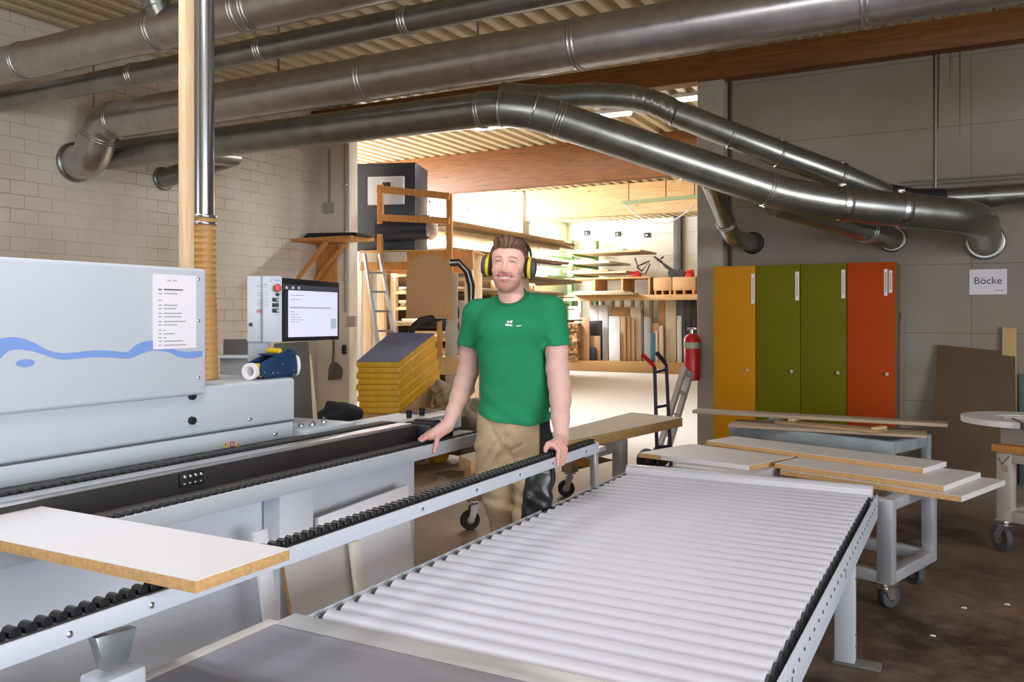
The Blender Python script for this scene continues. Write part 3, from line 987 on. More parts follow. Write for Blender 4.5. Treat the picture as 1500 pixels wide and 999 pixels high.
# bigger end roller at the far end
part('end_roller', MB().lathe([(.036, 0), (.04, .003), (.04, X1 - X0 - .05), (.036, X1 - X0 - .047)], (X0 + .03, Y1 - .005, ZR + .002), (1, 0, 0), 32), mat('grey_end_roller', '#c9c9d2', .22), cv, sharp=50)
b = MB()
b.box(X1 - .006, X1, Y0 - .05, Y1 + .05, ZR - .125, ZR - .008, .002)
b.box(X1 - .03, X1, Y0 - .05, Y1 + .05, ZR - .127, ZR - .122, .001)
rl = part('side_rail', b, M['paint'], cv)
bm_ = MB().lathe([(.0065, -.001), (.0065, .003), (.003, .005)], (0, 0, 0), (1, 0, 0), 10).finish('bolt')
bm_.materials.append(M['chrome'])
for k in range(n):
    o = bpy.data.objects.new('bolt', bm_); COL.objects.link(o); o.parent = rl
    o.location = Vector((X1, Y0 + .01 + pitch * k, ZR - .045)) - cv.location
for y in (2.25, 3.3):
    part('slot_plate', MB().box(X1, X1 + .003, y, y + .012, ZR - .085, ZR - .055), M['chrome'], rl)
b = MB()
b.box(X0, X0 + .006, Y0 - .05, Y1 + .05, ZR - .125, ZR - .012, .002)
b.box(X0, X0 + .028, Y0 - .05, Y1 + .05, ZR - .03, ZR - .024, .001)
part('side_rail', b, M['paint'], cv)
for (x, y) in ((X1 - .062, 3.82), (X0 + .062, 3.82), (X0 + .062, 2.05)):
    lg = part('leg', MB().box(x - .04, x + .04, y - .03, y + .03, .012, ZR - .12, .004), M['paint'], cv)
    part('foot_plate', MB().box(x - .05, x + .14, y - .035, y + .045, 0, .012, .002), mat('grimy_steel', '#7b7d76', .6, .2), lg)
    for z in (.08, .13, .36, .42):
        part('bolt', MB().lathe([(.008, 0), (.008, .006), (.004, .009)], (x + .04, y - .005, z), (1, 0, 0), 10), M['chrome'], lg)
b = MB()
for y in (2.3, 3.1, 4.3):
    b.box(X0 + .006, X1 - .006, y - .02, y + .02, ZR - .12, ZR - .09, .002)
part('cross_member', b, M['paint_dk'], cv)
# steel transfer plate and the dark feed table before it
pl_ = mat('worn_sheet_steel', '#c4c5c8', .4, .3, var=.12, scale=7, rvar=.12, stretch=(.4, 3, 1))
part('transfer_plate', MB().box(X0 - .035, X1 + .01, 1.812, 1.905, ZR - .02, ZR - .006, .002), pl_, cv)
tb = thing('feed_table', (-1.0, 1.2, 0), 'dark grey feed table at the near end of the roller conveyor', 'table')
part('table_top', MB().box(X0 - .02, .6, -.2, 1.806, ZR - .035, ZR - .005, .002), mat('streaky_grey_laminate', '#9292a0', .4, var=.14, scale=4, stretch=(.6, 5, 1)), tb)
part('edge_strip', MB().box(X0 - .065, X0 - .022, -.2, 1.83, ZR - .05, ZR - .004, .003), mat('pale_edge_strip', '#c5c3c0', .45, var=.06), tb)
part('underframe', MB().box(X0 + .0, .55, .0, 1.78, .42, ZR - .036, .004), M['paint_dk'], tb)
for (x, y) in ((X0 + .08, 1.7), (.45, 1.7), (X0 + .08, .1), (.45, .1)):
    part('leg', MB().box(x - .04, x + .04, y - .04, y + .04, 0, .42, .004), M['paint_dk'], tb)

# ------------------------------------------------------------------ carts
def caster(parent, x, y, ztop, r, yaw, m_tire=None):
    """swivel caster: plate, fork, wheel (> tyre, hub)"""
    h = ztop
    d = Vector((math.cos(yaw), math.sin(yaw), 0)); a = Vector((-d.y, d.x, 0))
    c = Vector((x, y, r)) + d * r * .45
    fk = MB()
    fk.obox((x, y, h - .006), (.09, .08, .012), Matrix.Rotation(yaw, 3, 'Z'), .002)
    fk.cyl((x, y, h - .035), (x, y, h - .01), .024, seg=16)
    for s_ in (-1, 1):
        o_ = a * (s_ * .026)
        fk.prism([Vector((x, y, h - .03)) + o_ - d * .028, Vector((x, y, h - .03)) + o_ + d * .03, c + o_ + d * .018 + Vector((0, 0, -.012)), c + o_ - d * .018 + Vector((0, 0, -.012))], a * (.005 * s_))
    fk.obox((x, y, h - .032), (.06, .057, .008), Matrix.Rotation(yaw, 3, 'Z'))
    cst = part('caster', fk, M['galv'], parent)
    part('wheel', MB().lathe([(r * .6, -.02), (r * .93, -.02), (r, -.012), (r, .012), (r * .93, .02), (r * .6, .02)], c, a, 28), m_tire or M['rubber'], cst)
    part('hub', MB().lathe([(r * .62, -.017), (r * .35, -.021), (r * .12, -.03), (r * .12, .03), (r * .35, .021), (r * .62, .017)], c, a, 24), M['chrome'], cst)
    return cst


def rot_frame(origin, yaw):
    ex = Vector((math.cos(yaw), math.sin(yaw), 0)); ey = Vector((-math.sin(yaw), math.cos(yaw), 0))
    return lambda x, y, z: Vector(origin) + ex * x + ey * y + Vector((0, 0, z))


def fbox(mb, F, x0, x1, y0, y1, z0, z1, bev=0.003):
    mb.hexa([F(x0, y0, z0), F(x1, y0, z0), F(x1, y1, z0), F(x0, y1, z0), F(x0, y0, z1), F(x1, y0, z1), F(x1, y1, z1), F(x0, y1, z1)], bev)


# cart under the white boards: corner nearest the camera at F(0,0), long side to the left
cyaw = R(-17)
ct = thing('board_cart', (-.75, 4.95, 0), 'light grey steel cart on casters carrying white boards at the conveyor end', 'cart')
F = rot_frame((-.345, 4.58, 0), cyaw)
CW, CD = .60, .62
for (x0, x1, y0, y1) in ((-.075, 0, 0, .06), (-.06, 0, CD - .06, CD), (-CW, -CW + .07, 0, .06), (-CW, -CW + .07, CD - .06, CD)):
    b = MB(); fbox(b, F, x0, x1, y0, y1, .135, .545)
    part('post', b, M['steel_lg'], ct)
b = MB()
for (x0, x1, y0, y1) in ((-CW, 0, 0, .06), (-CW, 0, CD - .06, CD), (-.06, 0, .06, CD - .06), (-CW, -CW + .06, .06, CD - .06)):
    fbox(b, F, x0 + .001, x1 - .001, y0 + .001, y1 - .001, .495, .55); fbox(b, F, x0 + .001, x1 - .001, y0 + .001, y1 - .001, .13, .19)
part('frame', b, M['steel_lg'], ct)
for (x, y, w_) in ((-.05, .04, .9), (-.07, CD - .08, 2.4), (-CW + .06, .05, 1.2), (-CW + .06, CD - .06, 2.0)):
    p = F(x, y, 0)
    caster(ct, p.x, p.y, .13, .058, w_)


def white_board(label, c4, z0, th=.028, group='white laminated boards on the carts', edge_white=False, name='white_board'):
    c4 = [Vector((p[0], p[1], z0)) for p in c4]
    t = thing(name, sum(c4, Vector()) / 4, label, 'board', group)
    part('core', MB().prism(c4, (0, 0, th * .93)), M['white'] if edge_white else M['mdf'], t)
    part('top_laminate', MB().prism([p + Vector((0, 0, th * .93)) for p in c4], (0, 0, th * .07)), mat_wh, t)
    return t


mat_wh = mat('matt_white_laminate', '#dcd9dc', .45, var=.015)
def board_px(label, z0, near_r, far_r, length, **k):
    a = PZ(near_r[0], near_r[1], z0 + .028); b_ = PZ(far_r[0], far_r[1], z0 + .028)
    w = b_ - a
    d = Vector((-w.y, w.x, 0)).normalized() * length
    t = white_board(label, [a, b_, b_ + d, a + d], z0, **k)
    # white edge band on the short end
    part('edge_band', MB().prism([a + Vector((0, 0, -.028)), b_ + Vector((0, 0, -.028)), b_, a], -d.normalized() * .0016), mat_wh, t)
    return t
ZB = .552
board_px('lowest white board on the grey cart, its end reaching furthest right', ZB, (1408, 727), (1472, 703), .97)
board_px('middle white board on the grey cart, lying on the lowest one', ZB + .029, (1382, 712), (1436, 692), .92)
board_px('uppermost long white board at the back of the grey cart', ZB + .058, (1352, 686), (1386, 676), 1.38)
# board at the left with white front edge; it rests on a second low cart behind the conveyor end
z0 = ZB + .029
a, b_, c_, d_ = (PZ(*p, z0 + .028) for p in ((1098, 682), (1164, 669), (1012, 650), (935, 663)))
lb = white_board('white board with white front edge above the conveyor end roller', [a, b_, c_, d_], z0)
part('edge_band', MB().prism([a + Vector((0, 0, -.028)), d_ + (a - d_) * .22 + Vector((0, 0, -.028)), d_ + (a - d_) * .22, a], Vector((.0, -.002, 0))), mat_wh, lb)
# the white cabinet-like cart under that board
wc = thing('low_white_cart', (-1.35, 5.05, 0), 'low white cart behind the end roller, under the left board', 'cart')
F2 = rot_frame((-1.45, 4.72, 0), R(-13))
b = MB(); fbox(b, F2, -.12, .36, .12, .5, .10, ZB + .0275)
part('body', b, mat('off_white_board', '#c9c5c9', .5), wc)
for (x, y) in ((0, .2), (.34, .2), (0, .48), (.34, .48)):
    p = F2(x, y, 0); caster(wc, p.x, p.y, .10, .042, 1.9)

# ------------------------------------------------------------------ second bench with narrow boards, before the lockers
bq = thing('steel_trestle', (-.95, 6.0, 0), 'pale blue steel trestle table standing in front of the lockers', 'trestle')
zq = .688
FL, FR = PZ(1068, 620, zq), PZ(1308, 647, zq)
dx = (FR - FL).normalized(); dy = Vector((-dx.y, dx.x, 0))
L_ = (FR - FL).length
G = lambda x, y, z: FL + dx * x + dy * y + Vector((0, 0, z - zq))
b = MB(); fbox(b, G, 0, L_, 0, .05, zq - .085, zq - .004); fbox(b, G, 0, L_, .5, .55, zq - .085, zq - .004); fbox(b, G, L_ - .05, L_, .05, .5, zq - .08, zq - .01); fbox(b, G, 0, .05, .05, .5, zq - .08, zq - .01)
part('frame', b, M['steel_bl'], bq)
for (x, y) in ((0, 0), (L_ - .05, 0), (0, .5), (L_ - .05, .5)):
    b = MB(); fbox(b, G, x + .001, x + .049, y + .001, y + .049, 0, zq - .02)
    part('leg', b, M['steel_bl'], bq)
def strip_px(name, label, z0, th, nl, nr, wid, m, cat='board', grp='raw boards on the blue trestle'):
    a = PZ(nl[0], nl[1], z0 + th); b2 = PZ(nr[0], nr[1], z0 + th)
    d = (b2 - a).normalized(); n_ = Vector((-d.y, d.x, 0)) * wid
    return solo(name, MB().prism([a - Vector((0, 0, th)), b2 - Vector((0, 0, th)), b2 + n_ - Vector((0, 0, th)), a + n_ - Vector((0, 0, th))], (0, 0, th), .0015), m, label, cat, grp)
M['raw'] = mat('raw_grey_board', '#a8957f', .7, var=.06, scale=5)
M['raw2'] = mat('raw_brown_board', '#a88a66', .7, var=.08, scale=5)
strip_px('raw_board', 'lower long grey board on the blue trestle, under the others', zq - .002, .018, (1066, 622), (1358, 638), .34, M['raw'])
strip_px('raw_board', 'short brown board lying in the middle of the trestle boards', zq + .017, .018, (1134, 617), (1284, 631), .16, M['raw2'])
# the long board lies on two battens above the rest
for i, xx in enumerate((.35, .95)):
    b = MB(); fbox(b, G, xx, xx + .04, .19, .33, zq + .0165, zq + .05, .002)
    solo('batten', b, M['pine_x'], 'small batten under the long trestle board, %s' % ('by the green locker' if i == 0 else 'by the orange locker'), 'batten', 'battens under the long board')
strip_px('raw_board', 'longest thin board on top, running past the yellow locker', zq + .0505, .022, (1014, 601), (1388, 621), .16, M['raw'])

# ------------------------------------------------------------------ cart at the right edge with the round white top
rc = thing('steel_cart', (.45, 6.25, 0), 'grimy white steel cart with a scrawled tick mark at the right edge', 'cart')
H = rot_frame((.135, 6.06, 0), R(-28))
M['cream_steel'] = mat('cream_steel', '#b4aca2', .5, .1, var=.08)
for (x, y) in ((0, 0), (.72, 0), (0, .5), (.72, .5)):
    b = MB(); fbox(b, H, x, x + .09, y, y + .06, .2, .62)
    ps = part('post', b, M['cream_steel'], rc)
    if x == 0 and y == 0:
        e0 = H(.0, -.001, 0); ex = (H(1, 0, 0) - H(0, 0, 0)); en = (H(0, -1, 0) - H(0, 0, 0))
        q = lambda u, z: H(u, -.0015, z)
        mk = MB().tube([q(.012, .585), q(.035, .545), q(.078, .6)], .003, 6)
        part('tick_mark', mk, M['ink_dk'], ps)
        mk = MB().tube([q(.052 + .017 * math.cos(t_), .522 + .019 * math.sin(t_)) for t_ in [2 * PI * i / 20 for i in range(21)]], .0018, 6).tube([q(.043, .532), q(.061, .513)], .0016, 6).tube([q(.043, .513), q(.061, .532)], .0016, 6)
        part('scrawl', mk, mat('red_scrawl', '#a06a70', .7), ps)
b = MB()
for z0, z1 in ((.2, .265), (.56, .62)):
    fbox(b, H, .001, .80, .001, .06, z0, z1); fbox(b, H, .001, .8, .5, .559, z0, z1); fbox(b, H, .001, .06, .06, .5, z0, z1); fbox(b, H, .75, .8, .06, .5, z0, z1)
part('frame', b, M['cream_steel'], rc)
for (x, y, w_) in ((.04, .03, 2.2), (.74, .05, 1.0), (.04, .5, 2.4), (.74, .5, .7)):
    p = H(x, y, 0); caster(rc, p.x, p.y, .2, .085, w_, M['rubber'])
b = MB(); fbox(b, H, -.02, .82, -.02, .58, .6205, .665)
sh_ = solo('wooden_shelf_board', b, M['pine_o'], 'brown wooden board lying on the cart with the tick mark', 'board')
b = MB(); fbox(b, H, .0, .62, .05, .55, .6655, .785)
part('body', b, mat('grey_carton', '#a29b93', .7), thing('pale_carton', H(.3, .3, .6655), 'pale box under the round white top on the right cart', 'box'))
b = MB(); fbox(b, H, .19, .8, -.02, .045, .6655, .70)
solo('white_offcut', b, mat_wh, 'white offcut lying in front of the pale box on the cart', 'board')
cc = PZ(1494, 611, .7865 + .036); cc.z = .7865
rd = thing('round_white_top', cc, 'round white tabletop with a dark slot lying on the pale box', 'tabletop')
RO = .33
pr_ = [(.13, 0), (RO, 0), (RO, .036), (.13, .036), (.13, 0)]
b = MB()
rings = []
segn = 48
for rr0, zz in pr_[:4]:
    rings.append([b.bm.verts.new(cc + Vector((rr0 * math.cos(2 * PI * k / segn), rr0 * math.sin(2 * PI * k / segn), zz))) for k in range(segn)])
for A_, B_ in zip(rings, rings[1:] + rings[:1]):
    for k in range(segn):
        b.bm.faces.new((A_[k], A_[(k + 1) % segn], B_[(k + 1) % segn], B_[k]))
part('disc', b, mat_wh, rd)
b = MB()
b.obox(cc + Vector((-.02, -.25, .02)), (.012, .3, .04), Matrix.Rotation(R(10), 3, 'Z'), .001)
part('joint', b, M['ink_dk'], rd)
part('inlay', MB().obox(cc + Vector((.0, .02, .02)), (.16, .07, .03), Matrix.Rotation(R(-28), 3, 'Z'), .002), M['paper'], rd)

b = MB()
A0 = [math.radians(a) for a in range(-78, -28, 5)]
ri, ro = RO - .05, RO + .0015
for k in range(len(A0) - 1):
    q = []
    for zz in (.0005, .0365):
        q += [cc + Vector((ri * math.cos(A0[k]), ri * math.sin(A0[k]), zz)), cc + Vector((ro * math.cos(A0[k]), ro * math.sin(A0[k]), zz)), cc + Vector((ro * math.cos(A0[k + 1]), ro * math.sin(A0[k + 1]), zz)), cc + Vector((ri * math.cos(A0[k + 1]), ri * math.sin(A0[k + 1]), zz))]
    b.hexa(q)
part('rim_segment', b, mat('pale_yellow_edge', '#d9cf9a', .5), rd)
# ------------------------------------------------------------------ lockers
def locker(x0, x1, col, side, lab, tagcol, tag_px, knob_px, two=False):
    yf, yb, zt_ = 8.13, 8.6, 1.93
    t = thing('locker', ((x0 + x1) / 2, 8.37, 0), lab, 'locker', 'coloured lockers in a row')
    part('body', MB().box(x0 + .0015, x1 - .0015, yf + .019, yb, .0, zt_, .002), side, t)
    dm = mat('door_' + lab[:12].replace(' ', '_'), col, .65, var=.04, scale=3, spec=.15)
    d = part('door', MB().box(x0 + .003, x1 - .003, yf, yf + .018, .02, zt_ - .003, .0015), dm, t)
    k = PY(knob_px[0], knob_px[1], yf)
    part('knob', MB().lathe([(.006, 0), (.006, .015), (.015, .018), (.017, .026), (.012, .032), (.002, .033)], (k.x, yf, k.z), (0, -1, 0), 20), mat('pale_knob', '#cbb49a', .4), d)
    for (xa, ya, xb, yb_) in tag_px:
        a, b_ = PY(xa, ya, yf), PY(xb, yb_, yf)
        lt = part('name_strip', MB().box(a.x, b_.x, yf - .0012, yf, b_.z, a.z), M['paper'], d)
        ln = MB()
        m_ = (a.x + b_.x) / 2; h_ = a.z - b_.z
        ln.box(m_ - .006, m_ + .005, yf - .0016, yf - .0012, b_.z + h_ * .15, a.z - h_ * .12)
        part('printed_name', ln, mat('faint_print_%d' % (ord(lab[0])), tagcol, .6), lt)
    return t


xs = [PY(px, 500, 8.13).x for px in (1045, 1107, 1172.5, 1240.5, 1312)]
lk_side = mat('locker_side_board', '#8d7450', .6, var=.1)
locker(xs[0], xs[1], '#c98a12', lk_side, 'yellow locker at the left end, beside the concrete pillar', '#d9ab9a', [(1100.5, 401, 1105.5, 445)], (1095, 542))
locker(xs[1], xs[2], '#6b6a06', lk_side, 'left green locker, next to the yellow one', '#b9b6a0', [(1165, 398, 1170.5, 440)], (1160, 544))
locker(xs[2], xs[3], '#6b6a06', lk_side, 'right green locker, next to the orange one', '#b9b6a0', [(1232.5, 395, 1238, 437)], (1228, 546))
locker(xs[3], xs[4], '#b0430a', lk_side, 'orange locker at the right end with two name strips', '#a9a58c', [(1295, 394, 1300, 433), (1302, 396, 1307, 429)], (1299.5, 548))

# things leaning on the wall
M['pale_strip'] = mat('pale_yellow_board', '#c4a672', .6)
def lean(name, label, bl, br, th, m, z_bot=0.0, lean_y=.1, top=None, cat='board'):
    """board leaning on the wall; bl/br are its top corners in px at the wall"""
    a = PY(bl[0], bl[1], YW - .03); b_ = PY(br[0], br[1], YW - .03)
    ya = YW - .03
    q = [(a.x - (top or 0), ya - lean_y, z_bot), (b_.x, ya - lean_y, z_bot), (b_.x, ya, b_.z), (a.x, ya, a.z)]
    return solo(name, MB().prism(q, (0, -th, 0), .001), m, label, cat)
lean('hardboard_sheet', 'big dark brown board leaning on the wall right of the lockers', (1374, 505), (1487, 516), .02, M['hardboard'], .0, .3, .05)
lean('pale_plank', 'pale yellow plank standing behind the big dark brown board', (1468, 479), (1489, 481), .018, M['pale_strip'], .0, .06)
lean('teal_panel', 'dark teal panel at the right edge behind the round white top', (1493, 548), (1535, 548), .018, mat('teal_board', '#4f6662', .5), 0, .03)
lean('thin_sheet', 'thin pale sheet standing against the side of the orange locker', (1320, 457), (1324, 459), .012, mat('sheet_edge', '#8a8c84', .6), 0, .25, -.02)

# sign
p0, p1 = PY(1420, 395, YW), PY(1475, 431, YW)
sg = thing('wall_sign', ((p0.x + p1.x) / 2, YW, p1.z), 'white paper sign reading Böcke on the wall', 'sign')
part('sheet', MB().box(p0.x, p1.x, YW - .004, YW - .0005, p1.z, p0.z), M['paper'], sg)
c_ = PY(1447, 411.5, YW)
cut_text('lettering', 'Böcke', .088, (c_.x, YW - .0046, c_.z), (1, 0, 0), (0, 0, 1), M['ink_dk'], sg)
c_ = PY(1464, 425.5, YW)
part('small_print', MB().box(c_.x - .035, c_.x + .035, YW - .0048, YW - .004, c_.z - .004, c_.z + .004), M['ink'], sg)

# conduits and stains on the far wall
b = MB()
a = PY(1371, 210, YW - .02); c_ = PY(1371, 280, YW - .02)
b.cyl((a.x, YW - .02, 2.4), (a.x, YW - .02, 3.82), .009, seg=10)
solo('threaded_hanger', b, M['galv'], 'thin steel rod hanging down the wall above the right ducts', 'rod')
b = MB()
zc = PY(1320, 267, YW - .02).z; x_ = PY(1320, 267, YW - .02).x
b.cyl((x_, YW - .015, zc), (3.5, YW - .015, zc), .009, seg=10); b.cyl((x_, YW - .015, zc - .035), (3.5, YW - .015, zc - .035), .009, seg=10)
solo('wall_conduit', b, mat('dull_conduit', '#77736d', .6), 'pair of thin grey pipes running along the wall behind the right ducts', 'pipe')
st = MB()
for (px, w_, ytop, ybot) in ((1374, .035, 78, 190), (1406, .018, 74, 200), (1369, .012, 80, 250), (1392, .014, 76, 130)):
    a = PY(px, ytop, YW); c_ = PY(px, ybot, YW)
    n_ = 8
    for k in range(n_):
        f0 = k / n_; f1 = (k + 1) / n_
        ww0 = w_ * (1 - f0 * .8); ww1 = w_ * (1 - f1 * .8)
        z0_, z1_ = a.z + (c_.z - a.z) * f0, a.z + (c_.z - a.z) * f1
        st.hexa([(a.x - ww1 / 2, YW - .0012, z1_), (a.x + ww1 / 2, YW - .0012, z1_), (a.x + ww1 / 2, YW - .0002, z1_), (a.x - ww1 / 2, YW - .0002, z1_),
                 (a.x - ww0 / 2, YW - .0012, z0_), (a.x + ww0 / 2, YW - .0012, z0_), (a.x + ww0 / 2, YW - .0002, z0_), (a.x - ww0 / 2, YW - .0002, z0_)])
struct('trim_2', st, mat('rust_stain', '#6b5a48', .9), 'brown water stains running down the far wall')

# ------------------------------------------------------------------ ducts
def duct(name, label, pts, r, m, joints=(), group='round metal ducts under the roof', seg=28, tubekind='pipe', bend=None):
    t = thing(name, pts[0], label, 'duct', group)
    part(tubekind, MB().tube(pts, r, seg), m, t, sharp=60)
    return t


def collar(t, c, ax, r, m, w=.03, n=1):
    for k in range(n):
        c2 = Vector(c) + Vector(ax).normalized() * (k * w * 1.6)
        part('collar', MB().ring(c2, ax, r, w, .008), m, t, sharp=60)


def arc(p0, p1, p2, n=8, rad=None):
    """points rounding the corner p1 between p0 and p2"""
    p0, p1, p2 = Vector(p0), Vector(p1), Vector(p2)
    a = (p0 - p1); b_ = (p2 - p1)
    rad = rad or min(a.length, b_.length) * .5
    A = p1 + a.normalized() * rad; B = p1 + b_.normalized() * rad
    return [A * (1 - t) ** 2 + p1 * 2 * t * (1 - t) + B * t * t for t in [i / n for i in range(n + 1)]]


GV, GD = M['galv'], M['galv_dk']
gl_ = mat('bright_collar_steel', '#b9babd', .25, 1.0)
# 1: the nearest big duct
z1 = 3.44; y1 = 4.05
d1 = duct('hanging_duct', 'large bright duct nearest the camera at the upper left, with a stub on top', [(-7.45, y1, z1), (-1.2, y1, z1)], .14, GV)
for px in (36, 232, 355, 371):
    p = PY(px, 60, y1); collar(d1, (p.x, y1, z1), (1, 0, 0), .14, GV, .016, 2)
p = PY(248, 20, y1)
part('branch_stub', MB().cyl((p.x, y1 - .05, z1 + .05), (p.x - .12, y1 - .3, CEIL - .10), .088, seg=24).lathe([(.088, 0), (.1, .0), (.1, .03), (.088, .03)], (p.x - .01, y1 - .085, z1 + .13), (-.12, -.25, .55)), GD, d1, sharp=60)
p = PY(425, 0, y1)
part('branch_stub', MB().cyl((p.x, y1 - .04, z1 + .05), (p.x - .04, y1 - .22, CEIL - .10), .095, seg=24).lathe([(.095, 0), (.104, .0), (.104, .02), (.095, .02)], (p.x - .0, y1 - .07, z1 + .12), (-.04, -.18, .5)), GD, d1, sharp=60)
# 2: the thin one
z2 = 3.318; y2 = 4.42
d2 = duct('hanging_duct', 'thin duct running just behind the large bright duct', [(-7.48, y2, z2), (1.2, y2, z2)], .083, GD)
for px in (195, 382, 592):
    p = PY(px, 60, y2); collar(d2, (p.x, y2, z2), (1, 0, 0), .083, GV, .014, 3)
# 3: with the elbow into the block wall
z3 = 3.255; y3 = 5.17
e0 = Vector((-7.12, y3, z3))
wp = PX(100, 238, XL)
pm_ = (-7.20, y3 - .005, 3.02)
pts = [(2.6, y3, z3)] + arc((-6.85, y3, z3), (-7.08, y3, z3), pm_, 7, .16) + arc((-7.08, y3, z3), (-7.26, y3 - .01, 2.91), (XL + .002, y3 - .01, 2.91), 7, .12) + [Vector((XL + .002, y3 - .01, 2.91))]
d3 = duct('hanging_duct', 'longest duct, crossing the whole picture and bending into the block wall', pts, .165, GV)
for px in (537, 845, 1265):
    p = PY(px, 60, y3); collar(d3, (p.x, y3, z3), (1, 0, 0), .165, GV, .018, 2)
collar(d3, (-6.89, y3, z3), (1, 0, 0), .165, GV, .016, 2)
collar(d3, (-7.14, y3, 3.13), (-.5, 0, -.85), .166, GV, .016, 2)
part('wall_flange', MB().ring((XL + .022, y3 - .01, 2.91), (1, 0, 0), .168, .04, .02), GD, d3, sharp=60)
# 4: the bent one that comes forward to the right
y4 = 5.5; z4 = 3.03; r4 = .132
k0 = Vector(PY(715, 160, y4)); k0.z = z4
q1 = PD(892, 200, 6.42); q2 = PD(1142, 283, 6.5); q3 = PD(1217, 297, 6.5); q4 = PD(1395, 315, 6.55)
wp4 = PY(1443, 354, YW - .003)
dirr = (q2 - q1).normalized()
kk = PD(757, 155, 6.33)
pts = [Vector((XL + .01, y4, z4))] + arc((-7, y4, z4), kk, q2, 6, .28) + arc(q1, q2, q3, 4, .12) + arc(q2, q3, q4, 4, .15) + arc(q3, q4 + (q4 - q3).normalized() * .22, wp4, 8, .26) + [wp4 + Vector((0, 0, 0))]
d4 = duct('hanging_duct', 'long bent duct with a bright streak, turning down to the right wall above the lockers', pts, r4, GD)
sm = duct
for (c_, ax, n_) in ((kk + Vector((-.3, 0, 0)), (1, 0, 0), 2), (kk + dirr * .3, dirr, 3), (kk + Vector((-.11, -.02, -.01)), (1, .2, -.1), 1), (kk + dirr * .13 + Vector((0, 0, .012)), dirr, 1), (q2 - dirr * .1, dirr, 2), (q2 - dirr * .75, dirr, 1)):
    collar(d4, c_, ax, r4, GV, .014, n_)
dd = (q4 - q3).normalized()
for f in (.1, .58):
    c_ = q3 + (q4 - q3) * f
    part('collar', MB().ring(c_, dd, r4, .07, .01), gl_, d4, sharp=60)
    part('clamp', MB().obox(c_ + Vector((0, 0, r4 + .015)), (.05, .02, .03), None, .003), gl_, d4)
part('wall_flange', MB().ring(wp4 + Vector((0, -.02, 0)), (0, 1, 0), r4 + .01, .03, .02), GD, d4, sharp=60)
# 5 and 6: the flexible elbow behind it and the duct along the far wall
g_ = [PD(735, 138, 7.5), PD(800, 143, 7.4), PD(860, 140, 7.35), PD(915, 142, 7.3), PD(955, 150, 7.28), PD(990, 166, 7.25), PD(1073, 199, 7.2), PD(1143, 226, 7.2), PD(1232, 258, 7.2), PD(1300, 283, 7.25)]
r5 = .11
flex = []
d5 = thing('hanging_duct', g_[0], 'duct with a ribbed flexible elbow behind the bent duct, running on to the right edge', 'duct', 'round metal ducts under the roof')
part('pipe', MB().tube(g_[5:], [r5, r5, r5, r5 * .96, r5 * .7], 28), GD, d5, sharp=60)
fl = MB()
pp = []; rs_ = []
P_ = g_[:6]
N_ = 70
for i in range(N_ + 1):
    t = i / N_ * (len(P_) - 1); j = min(int(t), len(P_) - 2); f = t - j
    p0_ = P_[max(j - 1, 0)]; p1_, p2_ = P_[j], P_[j + 1]; p3_ = P_[min(j + 2, len(P_) - 1)]
    pp.append(.5 * ((2 * p1_) + (p2_ - p0_) * f + (2 * p0_ - 5 * p1_ + 4 * p2_ - p3_) * f * f + (3 * p1_ - p0_ - 3 * p2_ + p3_) * f ** 3))
    rs_.append(r5 * (.96 + .05 * (1 if i % 5 == 0 else 0)))
fl.tube(pp, rs_, 24)
part('flexible_elbow', fl, GD, d5, sharp=60)
for f_, j in ((.0, 6), (.0, 7), (.0, 8)):
    collar(d5, g_[j], g_[j] - g_[j - 1], r5, GD, .02, 1)
part('hanger_clamp', MB().obox(g_[7] + Vector((0, 0, r5 + .01)), (.05, .03, .03), None, .003).obox(g_[8] + Vector((0, 0, r5 * .96 + .01)), (.05, .03, .03), None, .003), GD, d5)
x6 = PY(1375, 290, 8.2)
e6 = Vector((x6.x, 8.2, 2.46))
part('pipe', MB().tube([e6, (4.0, 8.2, 2.46)], .092, 28), GD, d5, sharp=60)
part('flexible_hose', MB().tube([g_[9] - (g_[9] - g_[8]).normalized() * .06, (g_[9] + e6) / 2 + Vector((0, 0, -.01)), e6 + Vector((.05, 0, 0))], [.072, .075, .09], 20), M['rubber_bk'], d5)
# branches of the bent duct into the wall above the orange and the yellow locker
w7 = PY(1307, 350, YW - .003)
m7 = PD(1270, 337, 7.1)
s7 = PD(1135, 298, 6.62)
part('branch_pipe', MB().tube([s7, PD(1200, 316, 6.85), m7] + [m7 + (w7 - m7) * .5 + Vector((.02, -.05, 0)), w7], .1, 28), GD, d4, sharp=60)
collar(d4, m7, (m7 - s7), .1, GV, .016, 2)
part('wall_flange', MB().ring(w7 + Vector((0, -.015, 0)), (0, 1, 0), .105, .03, .02), GD, d4, sharp=60)
a8, b8, w8 = PD(1047, 281, 7.35), PD(1068, 338, 7.75), PY(1103, 356, YW - .003)
part('branch_pipe', MB().tube([PD(1040, 262, 6.6), a8, PD(1062, 320, 7.62)] + arc(a8, b8 + (b8 - a8).normalized() * .1, w8, 6, .18)[1:] + [w8], .08, 28), GD, d4, sharp=60)
collar(d4, PD(1064, 326, 7.66), b8 - a8, .08, GV, .014, 2)
part('wall_flange', MB().ring(w8 + Vector((0, -.012, 0)), (0, 1, 0), .09, .03, .02), M['black'], d4, sharp=60)
# small duct under the bent one at the block wall
a9 = PX(238, 262, XL + .012); b9 = PX(340, 230, XL + .75)
part('branch_pipe', MB().tube([a9, a9 + (b9 - a9) * .3, b9, Vector((b9.x + .2, y4 + .02, z4 - .04))], .1, 28), GD, d4, sharp=60)
part('wall_flange', MB().ring(a9 + Vector((.02, 0, 0)), (1, 0, 0), .105, .03, .02), GD, d4, sharp=60)
